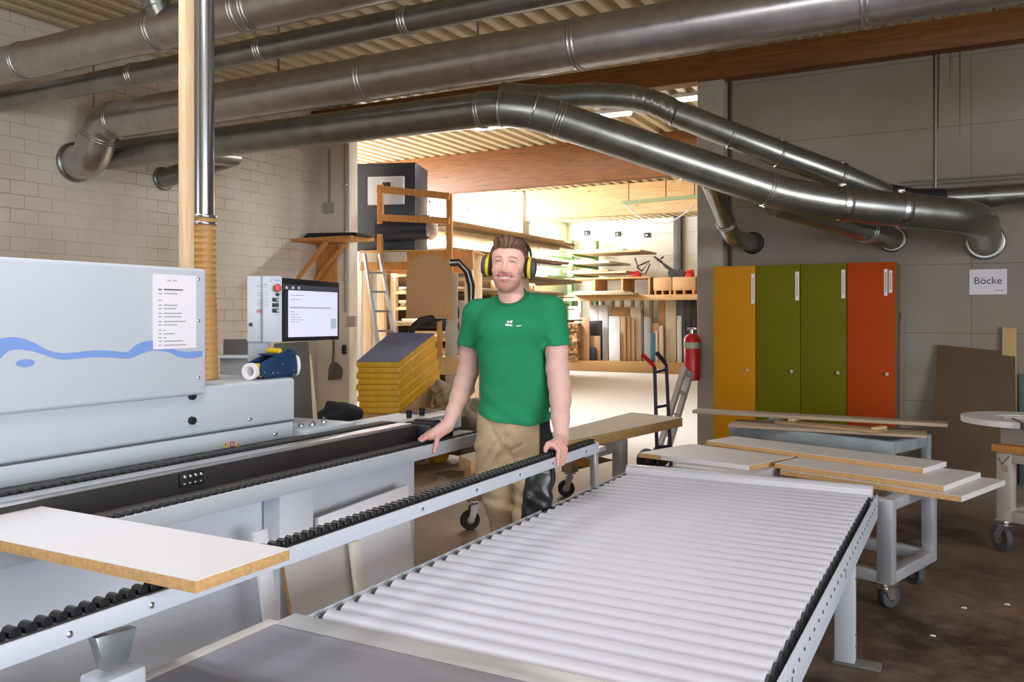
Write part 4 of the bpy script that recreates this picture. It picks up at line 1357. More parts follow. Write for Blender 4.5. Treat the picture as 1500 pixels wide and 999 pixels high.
# hanger rods
for (x, y, z, r_, lab) in ((PY(1080, 0, y3).x, y3, z3, .165, 'thin hanger rod over the right part of the longest duct'), (PY(408, 100, y3).x, y3, z3, .165, 'thin hanger rod over the longest duct right of the wooden post'),
                      (PY(137, 150, y3).x, y3, z3, .165, 'thin hanger rod over the elbow at the block wall'), (PY(700, 30, y3).x, y3, z3, .165, 'thin hanger rod over the middle of the longest duct')):
    solo('hanger_rod', MB().cyl((x, y, z + r_ - .02), (x, y, CEIL - .002), .009, seg=8), M['galv_dk'], lab, 'rod', 'rods the ducts hang from')

# upright pipe with its ochre hose, and the wooden post
pa = PX(297, 318, -2.95); pb = PX(298, 563, -2.95)
up_ = thing('suction_pipe', (pa.x, pa.y, 1.183), 'upright steel pipe with an ochre flexible hose rising from the machine', 'pipe')
part('pipe', MB().cyl((pa.x, pa.y, pa.z - .02), (pa.x, pa.y, CEIL - .01), .048, seg=32), mat('bright_galvanised_pipe', '#b3bac2', .22, 1.0, var=.06, scale=3), up_, sharp=60)
N_ = 130
hs = [Vector((pa.x + .004 + .012 * t * t, pa.y + .004 * t, pa.z + (1.183 - pa.z) * t)) for t in [i / N_ for i in range(N_ + 1)]]
part('flexible_hose', MB().tube(hs, [.050 + (.0035 if i % 5 in (0, 1) else 0) for i in range(N_ + 1)], 28), M['hose'], up_, sharp=70)
for dz in (.0, -.03):
    part('hose_clamp', MB().ring((pa.x + .002, pa.y, pa.z + dz), (0, 0, 1), .052, .014, .006), gl_, up_, sharp=60)
pw = PX(273, 390, -2.89)
solo('wooden_post', MB().box(pw.x - .02, pw.x + .02, pw.y - .024, pw.y + .024, 1.183, CEIL - .005, .002), M['pine'], 'square pale pine post standing in front of the ducts', 'post')
# ------------------------------------------------------------------ the man: fields on a grid, one surface per body/garment
RT = Vector((CS, SN, 0)); FW = Vector((-SN, CS, 0))


def J(px, py, Z):
    """picture point at depth Z -> (right, depth, up)"""
    return np.array([(px - 750) / FPX * Z, Z, CAM_H + (YH - py) / FPX * Z])


def W2L(p):
    p = Vector(p)
    return np.array([p.dot(RT), p.dot(FW), p.z])


class Field:
    def __init__(s, lo, hi, h):
        s.lo = np.array(lo, float); s.h = h
        s.n = np.ceil((np.array(hi) - s.lo) / h).astype(int) + 1
        s.F = np.full(s.n, .06, np.float32)
        s.ax = [s.lo[i] + h * np.arange(s.n[i]) for i in range(3)]

    def win(s, lo, hi):
        a = np.clip(np.floor((np.array(lo) - s.lo) / s.h).astype(int), 0, s.n)
        b = np.clip(np.ceil((np.array(hi) - s.lo) / s.h).astype(int) + 1, 0, s.n)
        if np.any(b <= a): return None, None
        sl = tuple(slice(a[i], b[i]) for i in range(3))
        P = np.meshgrid(*[s.ax[i][a[i]:b[i]].astype(np.float32) for i in range(3)], indexing='ij', sparse=True)
        return sl, P

    def add(s, fn, lo, hi, k=.01, op='u'):
        m = .03 + k
        sl, P = s.win(np.array(lo) - m, np.array(hi) + m)
        if sl is None: return
        d = fn(*P).astype(np.float32)
        A = s.F[sl]
        if op == 'u':
            hh = np.clip(.5 + .5 * (A - d) / k, 0, 1)
            s.F[sl] = A * (1 - hh) + d * hh - k * hh * (1 - hh)
        elif op == 's':
            hh = np.clip(.5 - .5 * (A + d) / k, 0, 1)
            s.F[sl] = A * (1 - hh) - d * hh + k * hh * (1 - hh)
        else:
            hh = np.clip(.5 - .5 * (A - d) / k, 0, 1)
            s.F[sl] = A * (1 - hh) + d * hh + k * hh * (1 - hh)

    def cone(s, a, b, ra, rb, k=.01, op='u'):
        a, b = np.array(a, float), np.array(b, float)
        ba = b - a; L2 = float(ba @ ba)
        def fn(x, y, z):
            px, py, pz = x - a[0], y - a[1], z - a[2]
            t = np.clip((px * ba[0] + py * ba[1] + pz * ba[2]) / L2, 0, 1)
            return np.sqrt((px - ba[0] * t) ** 2 + (py - ba[1] * t) ** 2 + (pz - ba[2] * t) ** 2) - (ra + (rb - ra) * t)
        r = max(ra, rb)
        s.add(fn, np.minimum(a, b) - r, np.maximum(a, b) + r, k, op)

    def ell(s, c, r, k=.01, op='u', B=None):
        c = np.array(c, float); r = np.array(r, float); B = np.eye(3) if B is None else B
        def fn(x, y, z):
            p = [x - c[0], y - c[1], z - c[2]]
            q = [(p[0] * B[0][i] + p[1] * B[1][i] + p[2] * B[2][i]) for i in range(3)]
            k0 = np.sqrt(sum((q[i] / r[i]) ** 2 for i in range(3))); k1 = np.sqrt(sum((q[i] / r[i] ** 2) ** 2 for i in range(3)))
            return k0 * (k0 - 1) / np.maximum(k1, 1e-6)
        m = float(max(r))
        s.add(fn, c - m, c + m, k, op)

    def loft(s, rows, k=.02, n=2.4, op='u'):
        """rows: (z, cx, cd, half width, half depth) from low to high"""
        r = np.array(sorted(rows), float)
        def fn(x, y, z):
            zz = z
            cx, cd, a, b = [np.interp(zz, r[:, 0], r[:, i]) for i in (1, 2, 3, 4)]
            f = ((np.abs((x - cx) / a) ** n + np.abs((y - cd) / b) ** n) ** (1 / n) - 1) * np.minimum(a, b)
            return np.maximum(np.maximum(f, z - r[-1, 0]), r[0, 0] - z)
        A = r[:, 3].max(); Bm = r[:, 4].max()
        s.add(fn, (r[:, 1].min() - A, r[:, 2].min() - Bm, r[0, 0]), (r[:, 1].max() + A, r[:, 2].max() + Bm, r[-1, 0]), k, op)

    def mesh(s):
        F = s.F; n = s.n
        S = F < 0
        c = [S[i:n[0] - 1 + i, j:n[1] - 1 + j, k:n[2] - 1 + k] for i in (0, 1) for j in (0, 1) for k in (0, 1)]
        cnt = sum(x.astype(np.int8) for x in c)
        act = np.argwhere((cnt > 0) & (cnt < 8))
        V = np.zeros((len(act), 3)); Nn = np.zeros(len(act))
        i0, j0, k0 = act.T
        off = [(i, j, k) for i in (0, 1) for j in (0, 1) for k in (0, 1)]
        val = {o: F[i0 + o[0], j0 + o[1], k0 + o[2]] for o in off}
        for o in off:
            for d in range(3):
                if o[d] == 0:
                    q = list(o); q[d] = 1; q = tuple(q)
                    a, b = val[o], val[q]
                    m = (a < 0) != (b < 0)
                    t = np.where(m, a / np.where(m, a - b, 1), 0)
                    P = np.array(o, float) + np.outer(t, np.eye(3)[d])
                    V[m] += P[m]; Nn += m
        V = (V / Nn[:, None] + act) * s.h + s.lo
        idx = -np.ones(n - 1, np.int64); idx[i0, j0, k0] = np.arange(len(act))
        faces = []
        for d in range(3):
            u, w = (d + 1) % 3, (d + 2) % 3
            a = np.take(S, range(n[d] - 1), d); b = np.take(S, range(1, n[d]), d)
            E = np.argwhere(a != b)
            ok = (E[:, u] > 0) & (E[:, w] > 0) & (E[:, u] < n[u] - 1) & (E[:, w] < n[w] - 1)
            E = E[ok]
            if not len(E): continue
            flip = ~a[tuple(E.T)]
            q = []
            for du, dw in ((1, 1), (0, 1), (0, 0), (1, 0)):
                G_ = E.copy(); G_[:, u] -= du; G_[:, w] -= dw
                q.append(idx[tuple(G_.T)])
            q = np.stack(q, 1)
            q[flip] = q[flip][:, ::-1]
            faces.append(q)
        return V, np.concatenate(faces)


def field_object(name, fld, m, parent, smooth=2, colour=None, label=None):
    V, Fc = fld.mesh()
    # light Laplacian smoothing
    E = np.concatenate([Fc[:, [0, 1]], Fc[:, [1, 2]], Fc[:, [2, 3]], Fc[:, [3, 0]]])
    for it in range(smooth):
        acc = np.zeros_like(V); cn = np.zeros(len(V))
        for a, b in ((0, 1), (1, 0)):
            np.add.at(acc, E[:, a], V[E[:, b]]); np.add.at(cn, E[:, a], 1)
        V = V * .5 + .5 * acc / cn[:, None]
    Wd = V[:, :1] * np.array(RT)[None] + V[:, 1:2] * np.array(FW)[None] + V[:, 2:] * np.array([[0, 0, 1.]])
    Wd -= np.array(base_off(parent))[None]
    me = bpy.data.meshes.new(name)
    me.vertices.add(len(V)); me.vertices.foreach_set('co', Wd.astype(np.float32).ravel())
    me.loops.add(Fc.size); me.loops.foreach_set('vertex_index', Fc.astype(np.int32).ravel())
    me.polygons.add(len(Fc)); me.polygons.foreach_set('loop_start', np.arange(0, Fc.size, 4, dtype=np.int32))
    me.polygons.foreach_set('use_smooth', np.ones(len(Fc), bool))
    me.update(calc_edges=True); me.validate()
    if colour is not None:
        c = colour(V)
        at = me.color_attributes.new('tone', 'FLOAT_COLOR', 'POINT')
        at.data.foreach_set('color', np.concatenate([c, np.ones((len(V), 1))], 1).astype(np.float32).ravel())
    me.materials.append(m)
    o = bpy.data.objects.new(name, me); COL.objects.link(o); o.parent = parent
    if label: o['label'] = label
    return o


def tone_mat(name, rough, sss=0.0, bump=0.0, bscale=200):
    m, nt, b = new_mat(name)
    N, L = nt.nodes, nt.links
    a = N.new('ShaderNodeAttribute'); a.attribute_name = 'tone'
    L.new(a.outputs['Color'], b.inputs['Base Color'])
    b.inputs['Roughness'].default_value = rough
    b.inputs['Specular IOR Level'].default_value = .35
    if sss:
        b.inputs['Subsurface Weight'].default_value = sss
        b.inputs['Subsurface Radius'].default_value = (.012, .004, .002)
        b.inputs['Subsurface Scale'].default_value = .6
    if bump:
        tc = N.new('ShaderNodeTexCoord'); nz = N.new('ShaderNodeTexNoise'); nz.inputs['Scale'].default_value = bscale
        L.new(tc.outputs['Object'], nz.inputs['Vector'])
        bp = N.new('ShaderNodeBump'); bp.inputs['Strength'].default_value = bump; bp.inputs['Distance'].default_value = .002
        L.new(nz.outputs['Fac'], bp.inputs['Height']); L.new(bp.outputs['Normal'], b.inputs['Normal'])
    return m


BZ = 4.0     # depth of the body
gp = PD(752, 462, BZ)
man = thing('person', (gp.x, gp.y, 0), 'smiling bearded man in green T-shirt and yellow ear muffs leaning on the rails', 'person')

# ---- head frame
hc = J(745.5, 386.5, 3.965)
yaw_, roll_, pitch_ = R(11), R(3.5), R(2)
# columns: face-right (image right), face-forward (towards the camera), up
def rotz(a): return np.array([[math.cos(a), -math.sin(a), 0], [math.sin(a), math.cos(a), 0], [0, 0, 1]])
def roty(a): return np.array([[math.cos(a), 0, math.sin(a)], [0, 1, 0], [-math.sin(a), 0, math.cos(a)]])
def rotx(a): return np.array([[1, 0, 0], [0, math.cos(a), -math.sin(a)], [0, math.sin(a), math.cos(a)]])
MIR = np.diag([1., -1., 1.])     # local forward is minus depth
HB = MIR @ rotz(yaw_) @ roty(roll_) @ rotx(pitch_)
HS = 1.0
HV = np.array([1.06, 1.035, .962])
def Hd(x, y, z): return hc + HB @ (np.array([x, y, z]) * HV)
def head_coords(V): return ((V - hc) @ HB) / HV


def hell(f, c, r, k=.01, op='u'): f.ell(Hd(*c), np.array(r) * HV, k, op, HB)
def hcone(f, a, b, ra, rb, k=.01, op='u'): f.cone(Hd(*a), Hd(*b), ra * HS, rb * HS, k, op)


VOX = .0027
body = Field((-.46, 3.5, .79), (.33, 4.26, 1.86), VOX)
# head
hell(body, (0, -.012, .036), (.0745, .094, .086), .01)
def face(x, y, z):
    p = [x - hc[0], y - hc[1], z - hc[2]]
    q = [(p[0] * HB[0][i] + p[1] * HB[1][i] + p[2] * HB[2][i]) / HV[i] for i in range(3)]
    zz = [-.136, -.126, -.112, -.09, -.06, -.03, 0, .04, .075]
    a = np.interp(q[2], zz, [.018, .034, .047, .057, .0645, .0685, .0695, .069, .058])
    fr = np.interp(q[2], zz, [.070, .079, .0825, .083, .085, .085, .0815, .0815, .069])
    bk = np.interp(q[2], zz, [.02, .0, -.02, -.035, -.04, -.05, -.05, -.05, -.05])
    c = (fr + bk) / 2; b = (fr - bk) / 2
    f = ((np.abs(q[0] / a) ** 2.3 + np.abs((q[1] - c) / b) ** 2.3) ** (1 / 2.3) - 1) * np.minimum(a, b)
    return np.maximum(np.maximum(f, q[2] - .075), -.136 - q[2]) * HS
body.add(face, hc - .16, hc + .16, .016)
hell(body, (0, .066, -.119), (.025, .020, .019), .014)          # chin
for sx in (-1, 1):
    hell(body, (sx * .0365, .066, -.041), (.024, .020, .018), .016)   # cheeks lifted by the smile
    hell(body, (sx * .033, .094, .001), (.019, .013, .0095), .012, 's')    # sockets
    hell(body, (sx * .0325, .0705, .001), (.0165, .0120, .0105), .009)        # lids
    hcone(body, (sx * .014, .082, .0185), (sx * .047, .071, .0165), .0085, .006, .012)   # brow
    hell(body, (sx * .0745, -.012, -.008), (.011, .020, .030), .006)          # ear
    hell(body, (sx * .012, .092, -.0455), (.0095, .011, .0085), .006)         # nostril wings
    hcone(body, (sx * .024, .081, -.052), (sx * .037, .070, -.075), .003, .003, .008, 's')      # smile fold
hcone(body, (0, .082, .010), (0, .101, -.034), .0085, .0105, .012)
hell(body, (0, .1025, -.040), (.0125, .0115, .0105), .008)
# mouth: open smile with the upper teeth showing
sm_ = [(-.030, .068, -.0655), (-.018, .0795, -.0725), (0, .0845, -.0752), (.018, .0795, -.0725), (.030, .068, -.0655)]
for a, b in zip(sm_[:-1], sm_[1:]):
    hcone(body, (a[0], a[1] + .004, a[2] + .0075), (b[0], b[1] + .004, b[2] + .0075), .0042, .0042, .007)
for a, b in zip([(-.022, .074, -.0810), (0, .0845, -.0855)], [(0, .0845, -.0855), (.022, .074, -.0810)]):
    hcone(body, a, b, .0055, .006, .007)
for a, b in zip(sm_[:-1], sm_[1:]):
    hcone(body, (a[0], a[1] + .0085, a[2] - .001), (b[0], b[1] + .0085, b[2] - .001), .0048, .0048, .003, 's')
# neck and a slim torso that carries the arms (under the shirt)
nk0 = Hd(0, -.022, -.07); nk1 = J(752, 452, 4.0)
body.cone(nk0, nk1, .056, .066, .02)
SHR = J(697, 462, 4.03); SHL = J(808, 456, 3.965)
body.cone(nk1 + [0, 0, -.03], SHR + [.03, 0, 0], .055, .05, .03)
body.cone(nk1 + [0, 0, -.03], SHL + [-.03, 0, 0], .055, .05, .03)
body.loft([(.92, J(752, 0, 4.0)[0], 4.0, .13, .08), (1.2, .005, 4.0, .12, .08), (1.44, .008, 4.0, .13, .07)], .04)


def limb(f, pts, k=.012):
    for (a, ra), (b, rb) in zip(pts[:-1], pts[1:]):
        f.cone(a, b, ra, rb, k)


# right arm (picture left): slightly bent, palm on the apron
WR = PD(657, 623, 4.03)
wr = J(656.5, 622, 4.02)
limb(body, [(SHR, .054), (J(690, 500, 4.06), .050), (J(685.5, 545, 4.085), .0475), (J(680, 562, 4.085), .047), (J(673, 582, 4.07), .043), (J(664, 604, 4.045), .0345), (wr, .028)], .02)
# left arm (picture right): hanging straight to the support rail
wl = J(823, 642, 3.745)
limb(body, [(SHL, .054), (J(814, 495, 3.93), .050), (J(815.5, 515, 3.92), .050), (J(816.5, 540, 3.90), .0500), (J(819.5, 562, 3.885), .050), (J(821, 585, 3.85), .0465), (J(821, 612, 3.79), .0385), (wl, .0315)], .02)
# left hand gripping the rail: palm on the rollers, fingers over its face
XF = XR + .0085
ys_ = [3.288, 3.314, 3.339, 3.363]
wlw = RT * wl[0] + FW * wl[1] + Vector((0, 0, wl[2]))
kn = []
for i, y in enumerate(ys_):
    mc_ = W2L((XR - .012, y + (i - 1.5) * .001, .908 - abs(i - 1.2) * .002))
    p1_ = W2L((XF + .002, y - .002, .888 - (.004 if i == 3 else 0)))
    p2_ = W2L((XF + .0005, y - .004, .858 - (0 if i in (1, 2) else -.004)))
    p3_ = W2L((XF - .0005, y - .005, .825 + (.0, -.006, -.004, .008)[i]))
    kn.append(mc_)
    r_ = (.0098, .010, .0097, .0085)[i]
    body.cone(wl + (mc_ - wl) * .18, mc_, .016, .0125, .012)
    body.cone(mc_, p1_, .0118, r_, .004); body.cone(p1_, p2_, r_, r_ * .95, .003); body.cone(p2_, p3_, r_ * .95, r_ * .8, .003)
body.cone(wl, (kn[1] + kn[2]) / 2 + [0, .012, -.004], .026, .026, .014)
body.cone(wl + [0, .0, -.02], W2L((XR - .035, 3.30, .902)), .024, .018, .012)
th0 = wl + (kn[0] - wl) * .25 + [-.012, .01, -.008]; th1 = W2L((XR - .034, 3.276, .910)); th2 = W2L((XR - .034, 3.256, .897)); th3 = W2L((XR - .030, 3.242, .887))
body.cone(th0, th1, .015, .0125, .008); body.cone(th1, th2, .0118, .0108, .003); body.cone(th2, th3, .0106, .0085, .003)
# right hand: fingers flat on the rollers pointing away from the man, thumb down the apron
mr_ = []
for i in range(4):
    bk_ = (0, .010, .024, .044)[i]
    f0 = W2L(Vector((-2.220 - .0135 * i, 3.325 + bk_, .896)))
    f1 = W2L(Vector((-2.222 - .0145 * i, 3.280 + bk_, .892)))
    f2 = W2L(Vector((-2.222 - .0150 * i, 3.254 + bk_, .884)))
    r_ = (.0097, .010, .0096, .0083)[i]
    body.cone(wr + (f0 - wr) * .2, f0, .017, .0122, .012)
    body.cone(f0, f1, .0112, r_, .004); body.cone(f1, f2, r_ * .96, r_ * .78, .003); mr_.append(f0)
body.cone(wr, (mr_[0] + mr_[1]) / 2, .024, .019, .014); body.cone(wr, (mr_[2] + mr_[3]) / 2, .024, .018, .014)
t1 = W2L((XA + .012, 3.352, .892)); t2 = W2L((XA + .0125, 3.338, .853)); t3 = W2L((XA + .0105, 3.328, .823))
body.cone(wr + [0, 0, -.02], t1, .018, .015, .012); body.cone(t1, t2, .0135, .0115, .004); body.cone(t2, t3, .0112, .0088, .003)


def skin_tone(V):
    base = np.array(lin('#ecbcae')[:3])[None].repeat(len(V), 0)
    h = head_coords(V)
    x, y, z = h.T
    ax_ = np.abs(x)
    inhead = (np.abs(z) < .2) & (ax_ < .12) & (np.abs(y) < .14)
    def mixc(mask, col, amt=1.0):
        w = (np.clip(mask, 0, 1) * amt * inhead)[:, None]
        base[:] = base * (1 - w) + np.array(lin(col)[:3])[None] * w
    sstep = lambda a, b, v: np.clip((v - a) / (b - a), 0, 1)
    front = sstep(-.02, .02, y)
    # ruddy cheeks and nose
    mixc(np.exp(-((ax_ - .04) / .02) ** 2 - ((z + .035) / .02) ** 2) * front, '#d08877', .6)
    mixc(np.exp(-(x / .014) ** 2 - ((z + .042) / .016) ** 2) * front, '#cf8a79', .6)
    # beard along jaw, chin and upper lip
    jaw = sstep(-.058, -.088, z + .25 * np.clip(ax_ - .045, 0, 1) * -1 + .0) * front
    side = sstep(.052, .064, ax_) * sstep(-.012, -.05, z) * sstep(-.03, -.0, y)
    lipz = np.exp(-((z + .0605) / .006) ** 2) * sstep(.036, .024, ax_) * front
    chin = np.exp(-(x / .02) ** 2 - ((z + .112) / .014) ** 2)
    n_ = .62 + .38 * np.random.RandomState(4).rand(len(x))
    mixc(np.maximum(jaw, side) * n_ * sstep(-.150, -.138, z), '#85523f', .74)
    mixc(lipz * n_, '#8a5644', .8)
    mixc(chin * n_, '#8a5746', .4)
    # lips, teeth
    curve = -.0752 + .0095 * (ax_ / .03) ** 2
    dz = z - curve
    inm = sstep(.031, .027, ax_) * sstep(.055, .065, y)
    mixc(((dz < .0125) & (dz > .003)) * inm, '#c4776f', .85)
    mixc(((dz > -.0150) & (dz < -.0055)) * sstep(.024, .020, ax_) * sstep(.05, .065, y), '#c9807a', .9)
    mixc(((dz <= .0030) & (dz >= -.0042)) * inm * sstep(.0245, .020, ax_), '#eaded6', 1); mixc(((dz <= .0030) & (dz >= -.0042)) * inm * sstep(.020, .0245, ax_), '#7a3f3a', .8)
    mixc(((dz <= -.0042) & (dz >= -.0060)) * inm, '#7a3a36', .8)
    mixc(np.exp(-((ax_ - .0305) / .003) ** 2 - (dz / .004) ** 2) * (y > .05), '#8a4640', .8)
    # eyes: narrowed by the smile
    ex = (ax_ - .0325)
    arcz = z - (.0035 - 14 * ex ** 2)
    mixc(np.exp(-(ex / .013) ** 4) * np.exp(-(arcz / .0026) ** 2) * (y > .05) * 1.4, '#2c1a18', .97)
    mixc(np.exp(-(ex / .012) ** 4) * np.exp(-((arcz + .0036) / .0016) ** 2) * (y > .05), '#cdb9b4', .5)
    mixc(np.exp(-(ex / .017) ** 4) * np.exp(-((z - .010) / .0045) ** 2) * (y > .05), '#b57f70', .5)
    # eyebrows
    br_ = np.exp(-((z - .0205 - .004 * np.sin((ax_ - .012) / .036 * 3.14)) / .0042) ** 2) * sstep(.011, .016, ax_) * sstep(.054, .046, ax_) * (y > .04)
    mixc(br_, '#7a4c3a', .85)
    # hairline under the hair
    mixc(sstep(.062, .07, z), '#6b4634', .9)
    # forearms painted darker and pinker to offset the strong light there
    fa = (V[:, 2] < 1.33)
    base[fa] = base[fa] * .2 + np.array(lin('#cfaaa2')[:3]) * .8
    kn_ = sstep(.93, .90, V[:, 2])
    base[:] = base * (1 - .35 * kn_[:, None]) + np.array(lin('#d98f86')[:3])[None] * .35 * kn_[:, None]
    return base


bo = field_object('body', body, tone_mat('skin', .48, .15), man, 1, skin_tone)

# ---- hair
hr = Field(hc + [-.14, -.15, -.13], hc + [.14, .15, .17], .0026)
hell(hr, (0, -.016, .043), (.0815, .105, .0915), .01)
hell(hr, (.004, .052, .098), (.056, .035, .0285), .02)
hell(hr, (-.022, .04, .104), (.04, .04, .025), .02)
def hl(x, y, z):
    p = [x - hc[0], y - hc[1], z - hc[2]]
    q = [(p[0] * HB[0][i] + p[1] * HB[1][i] + p[2] * HB[2][i]) / HV[i] for i in range(3)]
    cut = np.interp(q[1], [-.11, -.06, -.02, .012, .034, .05, .075], [-.075, -.055, -.012, -.012, .035, .062, .070])
    cut = cut + .0025 * np.sin(q[0] * 200 + 1.3) + .0015 * np.sin(q[0] * 420) + .05 * q[0]*np.clip(q[1]*12,0,1)*.9
    return (cut - q[2])
hr.add(hl, hc - .3, hc + .3, .006, 'i')
gx, gy, gz = np.meshgrid(*[a.astype(np.float32) for a in hr.ax], indexing='ij', sparse=True)
q0 = (gx - hc[0]); q1_ = -(gy - hc[1]); q2_ = gz - hc[2]
ang = np.arctan2(q0 + .018, q2_ + .02 + 0 * q1_)
wav = np.sin(ang * 34 + 9 * np.sin(q1_ * 34 + q2_ * 18) + q2_ * 60) * .0017 + np.sin(ang * 71 + q1_ * 160 + 5 * np.sin(q2_ * 55)) * .0009 + np.sin(q1_ * 60 + ang * 9) * .0025
hr.F += wav.astype(np.float32)


def hair_tone(V):
    x, y, z = head_coords(V).T
    a = np.arctan2(x + .018, z + .02)
    n_ = .5 + .3 * np.sin(a * 34 + 9 * np.sin(y * 34 + z * 18) + z * 60) + .2 * np.sin(a * 90 + y * 200)
    c = np.array(lin('#493326')[:3])[None] * (1 - n_[:, None]) + np.array(lin('#80614a')[:3])[None] * n_[:, None]
    return c


field_object('hair', hr, tone_mat('hair', .5), man, 0, hair_tone, 'short brown hair')

# ---- ear muffs (worn: a part of him)
def Hw(x, y, z):
    l = Hd(x, y, z); return RT * l[0] + FW * l[1] + Vector((0, 0, l[2]))
def Hdir(x, y, z):
    l = HB @ np.array([x, y, z]); return (RT * l[0] + FW * l[1] + Vector((0, 0, l[2]))).normalized()
mf_y = mat('muff_yellow', '#e2cf1f', .35); mf_d = mat('muff_dark_grey', '#43464c', .5)
for sx in (-1, 1):
    ax_ = Hdir(sx * 1, .12, -.02)
    c_ = Hw(sx * .080, -.006, -.014)
    up__ = Hdir(0, 0, 1); fwv = Hdir(0, 1, 0)
    def oval(prof, m, name, par):
        mb = MB(); rings = []
        for r_, h_ in prof:
            rings.append([mb.bm.verts.new(c_ + ax_ * h_ + up__ * (math.cos(t) * r_ * 1.22) + fwv * (math.sin(t) * r_ * .95)) for t in [2 * PI * k / 28 for k in range(28)]])
        for A, B in zip(rings[:-1], rings[1:]):
            for k in range(28): mb.bm.faces.new((A[k], A[(k + 1) % 28], B[(k + 1) % 28], B[k]))
        mb.bm.faces.new(rings[0][::-1]); mb.bm.faces.new(rings[-1])
        return part(name, mb, m, par)
    cup = oval([(.030, -.010), (.036, -.006), (.0365, .004), (.036, .006)], M['rubber_bk'], 'ear_cushion', man)
    oval([(.036, .006), (.040, .008), (.041, .016), (.038, .022)], mf_y, 'muff_rim', cup)
    oval([(.036, .020), (.0385, .022), (.037, .034), (.030, .043), (.012, .047)], mf_d, 'muff_shell', cup)
    part('fork', MB().tube([c_ + ax_ * .043 + up__ * -.012, c_ + ax_ * .042 + up__ * .015, c_ + ax_ * .024 + up__ * .045, Hw(sx * .0935, -.03, .05)], .003, 8), mf_y, cup)
bp_ = [Hw(.0925 * math.sin(t), -.030, .030 + .104 * math.cos(t)) for t in [R(-84) + R(168) * i / 28 for i in range(29)]]
part('headband', MB().tube(bp_, .0065, 8), M['black'], man)

# ---- T-shirt
sh = Field((-.36, 3.62, .88), (.40, 4.36, 1.62), .0036)
def rw(xl, xr, py, dc, hd): # row from the outline in px
    a, b = J(xl, py, 3.97), J(xr, py, 3.97)
    return (a[2], (a[0] + b[0]) / 2, dc, (b[0] - a[0]) / 2, hd)
sh.loft([rw(698, 806, 634, 3.995, .128), rw(699, 808, 612, 3.995, .128), rw(702.5, 808, 590, 3.995, .126), rw(703, 805, 566, 3.99, .124), rw(702, 802, 540, 3.985, .126),
         rw(699, 799, 515, 3.985, .130), rw(696, 803, 490, 3.985, .130), rw(697, 806, 470, 3.99, .124), rw(700, 806, 455, 4.0, .105), rw(714, 794, 444, 4.01, .085), rw(728, 776, 438, 4.012, .07)], .02, 2.5)
# shoulders and sleeves
sh.cone(J(734, 449, 4.01), J(700, 460, 4.03), .050, .067, .03)
sh.cone(J(769, 443, 4.0), J(806, 456, 3.965), .052, .070, .03)
def sleeve(f, a, b, ra, rb, n, k):
    a, b = np.array(a), np.array(b); n = np.array(n, float) / np.linalg.norm(n)
    ba = b - a; L2 = float(ba @ ba)
    def fn(x, y, z):
        px, py, pz = x - a[0], y - a[1], z - a[2]
        t = np.clip((px * ba[0] + py * ba[1] + pz * ba[2]) / L2, 0, 1.3)
        d = np.sqrt((px - ba[0] * t) ** 2 + (py - ba[1] * t) ** 2 + (pz - ba[2] * t) ** 2) - (ra + (rb - ra) * t)
        return np.maximum(d, (x - b[0]) * n[0] + (y - b[1]) * n[1] + (z - b[2]) * n[2])
    f.add(fn, np.minimum(a, b) - .09, np.maximum(a, b) + .09, k)
sleeve(sh, J(700, 461, 4.03), J(687.5, 508, 4.06), .066, .0625, (-.24, .02, -1), .03)
sleeve(sh, J(806, 457, 3.965), J(815, 506, 3.93), .070, .066, (.06, 0, -1), .03)
sh.ell(J(735, 482, 3.91), (.09, .05, .06), .05); sh.ell(J(772, 480, 3.9), (.09, .05, .06), .05)
# hem: lower in front, rising to the picture left
def hem(x, y, z):
    t = np.clip((x - J(700, 0, 3.97)[0]) / .345, 0, 1)
    zz = CAM_H + (YH - (610 + 16 * np.sin(t * 2.2) - 3 * t)) / FPX * 3.87
    return zz + .02 * np.clip((y - 3.9) / .2, 0, 1) - z
sh.add(hem, (-.4, 3.6, .85), (.4, 4.4, 1.1), .004, 'i')
# neck opening: the shirt rises to a tilted neckline round the neck
Cn = J(750, 433.5, 3.99)
E1 = np.array([1, 0, .20]); E2 = np.array([0, -1, -.60])
NN = np.cross(E1, E2); NN /= np.linalg.norm(NN)
if NN[2] < 0: NN = -NN
sh.cone(nk1 + [0, 0, -.05], Cn + NN * .008, .088, .069, .02)
def above(x, y, z):
    d = (x - Cn[0]) * NN[0] + (y - Cn[1]) * NN[1] + (z - Cn[2]) * NN[2]
    r_ = (np.sqrt(((x - Cn[0]) / .080) ** 2 + ((y - Cn[1]) / .13) ** 2) - 1) * .08
    return np.maximum(-d, r_)
sh.add(above, Cn - .13, Cn + .13, .004, 's')
sh.cone(Cn - NN * .03, Cn + NN * .04, .0585, .0605, .004, 's')
gx, gy, gz = np.meshgrid(*[a.astype(np.float32) for a in sh.ax], indexing='ij', sparse=True)
# cloth folds: soft diagonal ones over the belly, short ones under the arms and above the hem
zl = np.clip((1.28 - gz) / .3, 0, 1)
wv = np.sin(gx * 26 + gz * 34 + 2.2 * np.sin(gz * 13 + gx * 9)) * .0030 * zl
wv = wv + np.sin(gz * 75 - gx * 30 + 2.5 * np.sin(gx * 17)) * .0022 * np.clip((1.03 - gz) / .08, 0, 1)
ar = np.exp(-((gx + .135) / .06) ** 2 - ((gz - 1.31) / .09) ** 2) + np.exp(-((gx - .145) / .06) ** 2 - ((gz - 1.31) / .09) ** 2)
wv = wv + np.sin((gx * np.sign(gx)) * 95 + gz * 70) * .0024 * ar
sh.F += wv.astype(np.float32)
shm = mat('green_cotton', '#23835a', .85, var=.04, scale=14, bump=.12, bscale=350, spec=.2)
so = field_object('t_shirt', sh, shm, man, 1)
